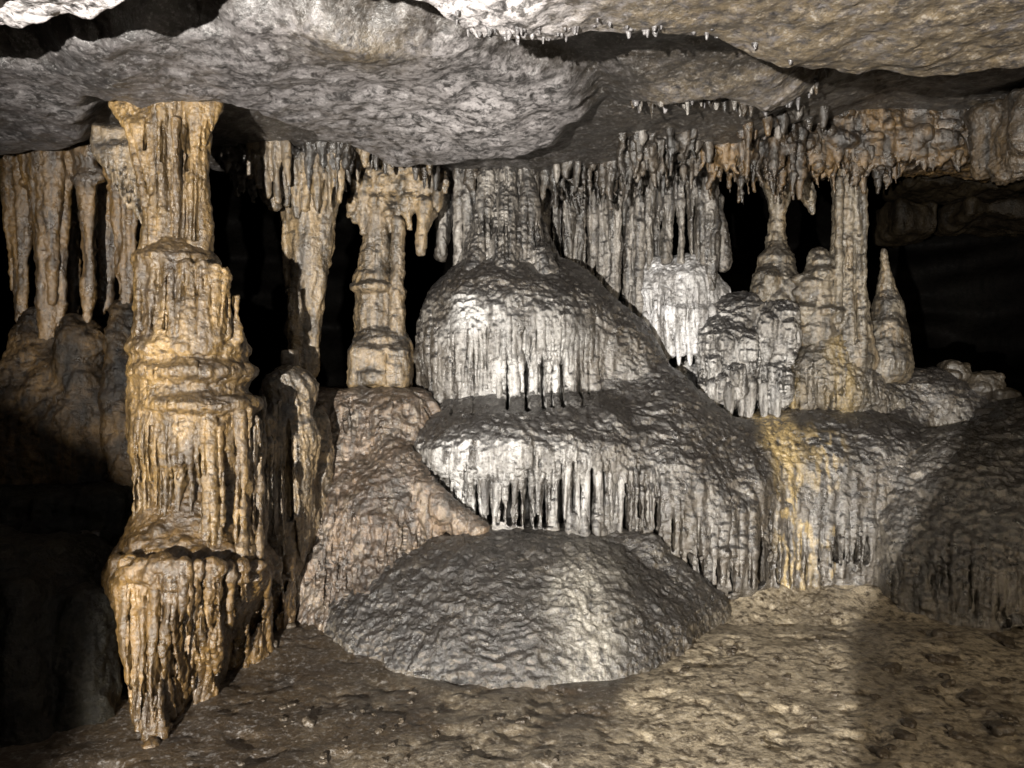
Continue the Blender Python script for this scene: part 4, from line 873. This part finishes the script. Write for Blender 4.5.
# ------------------------------------------------------------------ light
from mathutils import Vector
LP = np.array([-1.3, -2.0, 1.06])
sp_ = bpy.data.lights.new('floodlight', 'SPOT'); sp_.energy = 5700; sp_.color = (1, .955, .885); sp_.spot_size = math.radians(74); sp_.spot_blend = .6; sp_.shadow_soft_size = .025
lo = bpy.data.objects.new('floodlight', sp_); COL.objects.link(lo); lo.location = LP
lo.rotation_euler = (Vector((.45, 5.2, 1.42)) - Vector(LP)).to_track_quat('-Z', 'Y').to_euler()
fl = bpy.data.lights.new('fill_lamp', 'SPOT'); fl.energy = 640; fl.color = (1, .84, .62); fl.shadow_soft_size = .35; fl.spot_size = math.radians(86); fl.spot_blend = 1  # added fill lamp, lifts the shaded right side
fo = bpy.data.objects.new('fill_lamp', fl); COL.objects.link(fo); fo.location = (2.3, -1.0, 2.0); fo.rotation_euler = (Vector((2.9, 5.0, .5)) - Vector((2.3, -1.0, 2.0))).to_track_quat('-Z', 'Y').to_euler()
# unseen blocker added behind the viewer, shaped to cast the shadow at right
def through(Tp, Yp):
    t = (Yp - LP[1]) / (Tp[1] - LP[1]); q = LP + (np.array(Tp) - LP) * t; return q
edge = [through((1.32, 3.0, 0), -.12), through((1.98, 4.51, 0), -.12), through(P(900, 540, 5.2), -.12), through(P(966, 415, 6.0), -.12)]
print('edge', [tuple(np.round(e_, 3)) for e_ in edge])
x0 = edge[0][0]
poly = [(x0 - .02, -.2), (edge[0][0], edge[0][2]), (edge[1][0], edge[1][2]), (edge[2][0], edge[2][2]), (edge[3][0], edge[3][2]), (edge[3][0] + .5, edge[3][2] + .35), (edge[3][0] + 1.2, edge[3][2] + .4), (edge[3][0] + 1.2, -.2)]
n = len(poly); V = np.array([(a, -.12, b) for a, b in poly] + [(a + .03, -.4, b - .02) for a, b in poly])
me = bpy.data.meshes.new('shadow_blocker'); me.from_pydata([tuple(v) for v in V], [], [list(range(n))[::-1], list(range(n, 2 * n))] + [[i, (i + 1) % n, (i + 1) % n + n, i + n] for i in range(n)]); me.materials.append(M['wall'])
blocker = bpy.data.objects.new('cave_wall', me); COL.objects.link(blocker); tag(blocker, kind='structure')

s0, s1 = (-.095, -.30); yb = -1.0; dy = yb - LP[1]  # second unseen blocker, added to shade the lower left
poly = [(LP[0] + s0 * dy, -.2), (LP[0] + s0 * dy, LP[2] - .045 * dy), (LP[0] + (s0 - .03) * dy, LP[2] - .03 * dy), (LP[0] + (s0 - .08) * dy, LP[2] + .01 * dy), (LP[0] + s1 * dy, LP[2] + .075 * dy), (LP[0] + s1 * dy - 1.2, LP[2] + .1 * dy), (LP[0] + s1 * dy - 1.2, -.2)]
n = len(poly); V = [(a, yb, b) for a, b in poly] + [(a - .03, yb - .35, b - .02) for a, b in poly]
me = bpy.data.meshes.new('cave_wall'); me.from_pydata(V, [], [list(range(n)), list(range(n, 2 * n))[::-1]] + [[i, i + n, (i + 1) % n + n, (i + 1) % n] for i in range(n)]); me.materials.append(M['wall'])
blocker = bpy.data.objects.new('cave_wall', me); COL.objects.link(blocker); tag(blocker, kind='structure')

w = bpy.data.worlds.new('World'); C.world = w; w.use_nodes = True
w.node_tree.nodes['Background'].inputs[0].default_value = (.9, .95, 1, 1); w.node_tree.nodes['Background'].inputs[1].default_value = .0

cam = bpy.data.cameras.new('camera'); cam.sensor_width = 36; cam.lens = F / 1024 * 36; cam.clip_end = 100; cam.clip_start = .05
co = bpy.data.objects.new('camera', cam); COL.objects.link(co); co.location = (0, 0, CZ); co.rotation_euler = (math.radians(90), 0, 0); C.camera = co
C.view_settings.view_transform = 'Standard'; C.view_settings.look = 'None'; C.view_settings.gamma = 1; C.view_settings.exposure = 0
C.cycles.use_adaptive_sampling = True; C.cycles.adaptive_threshold = .02; C.cycles.use_denoising = True; C.cycles.max_bounces = 4; C.cycles.diffuse_bounces = 2
print('built in', round(time.time() - T0, 1), 'verts', sum(len(o.data.vertices) for o in C.objects if o.type == 'MESH'))
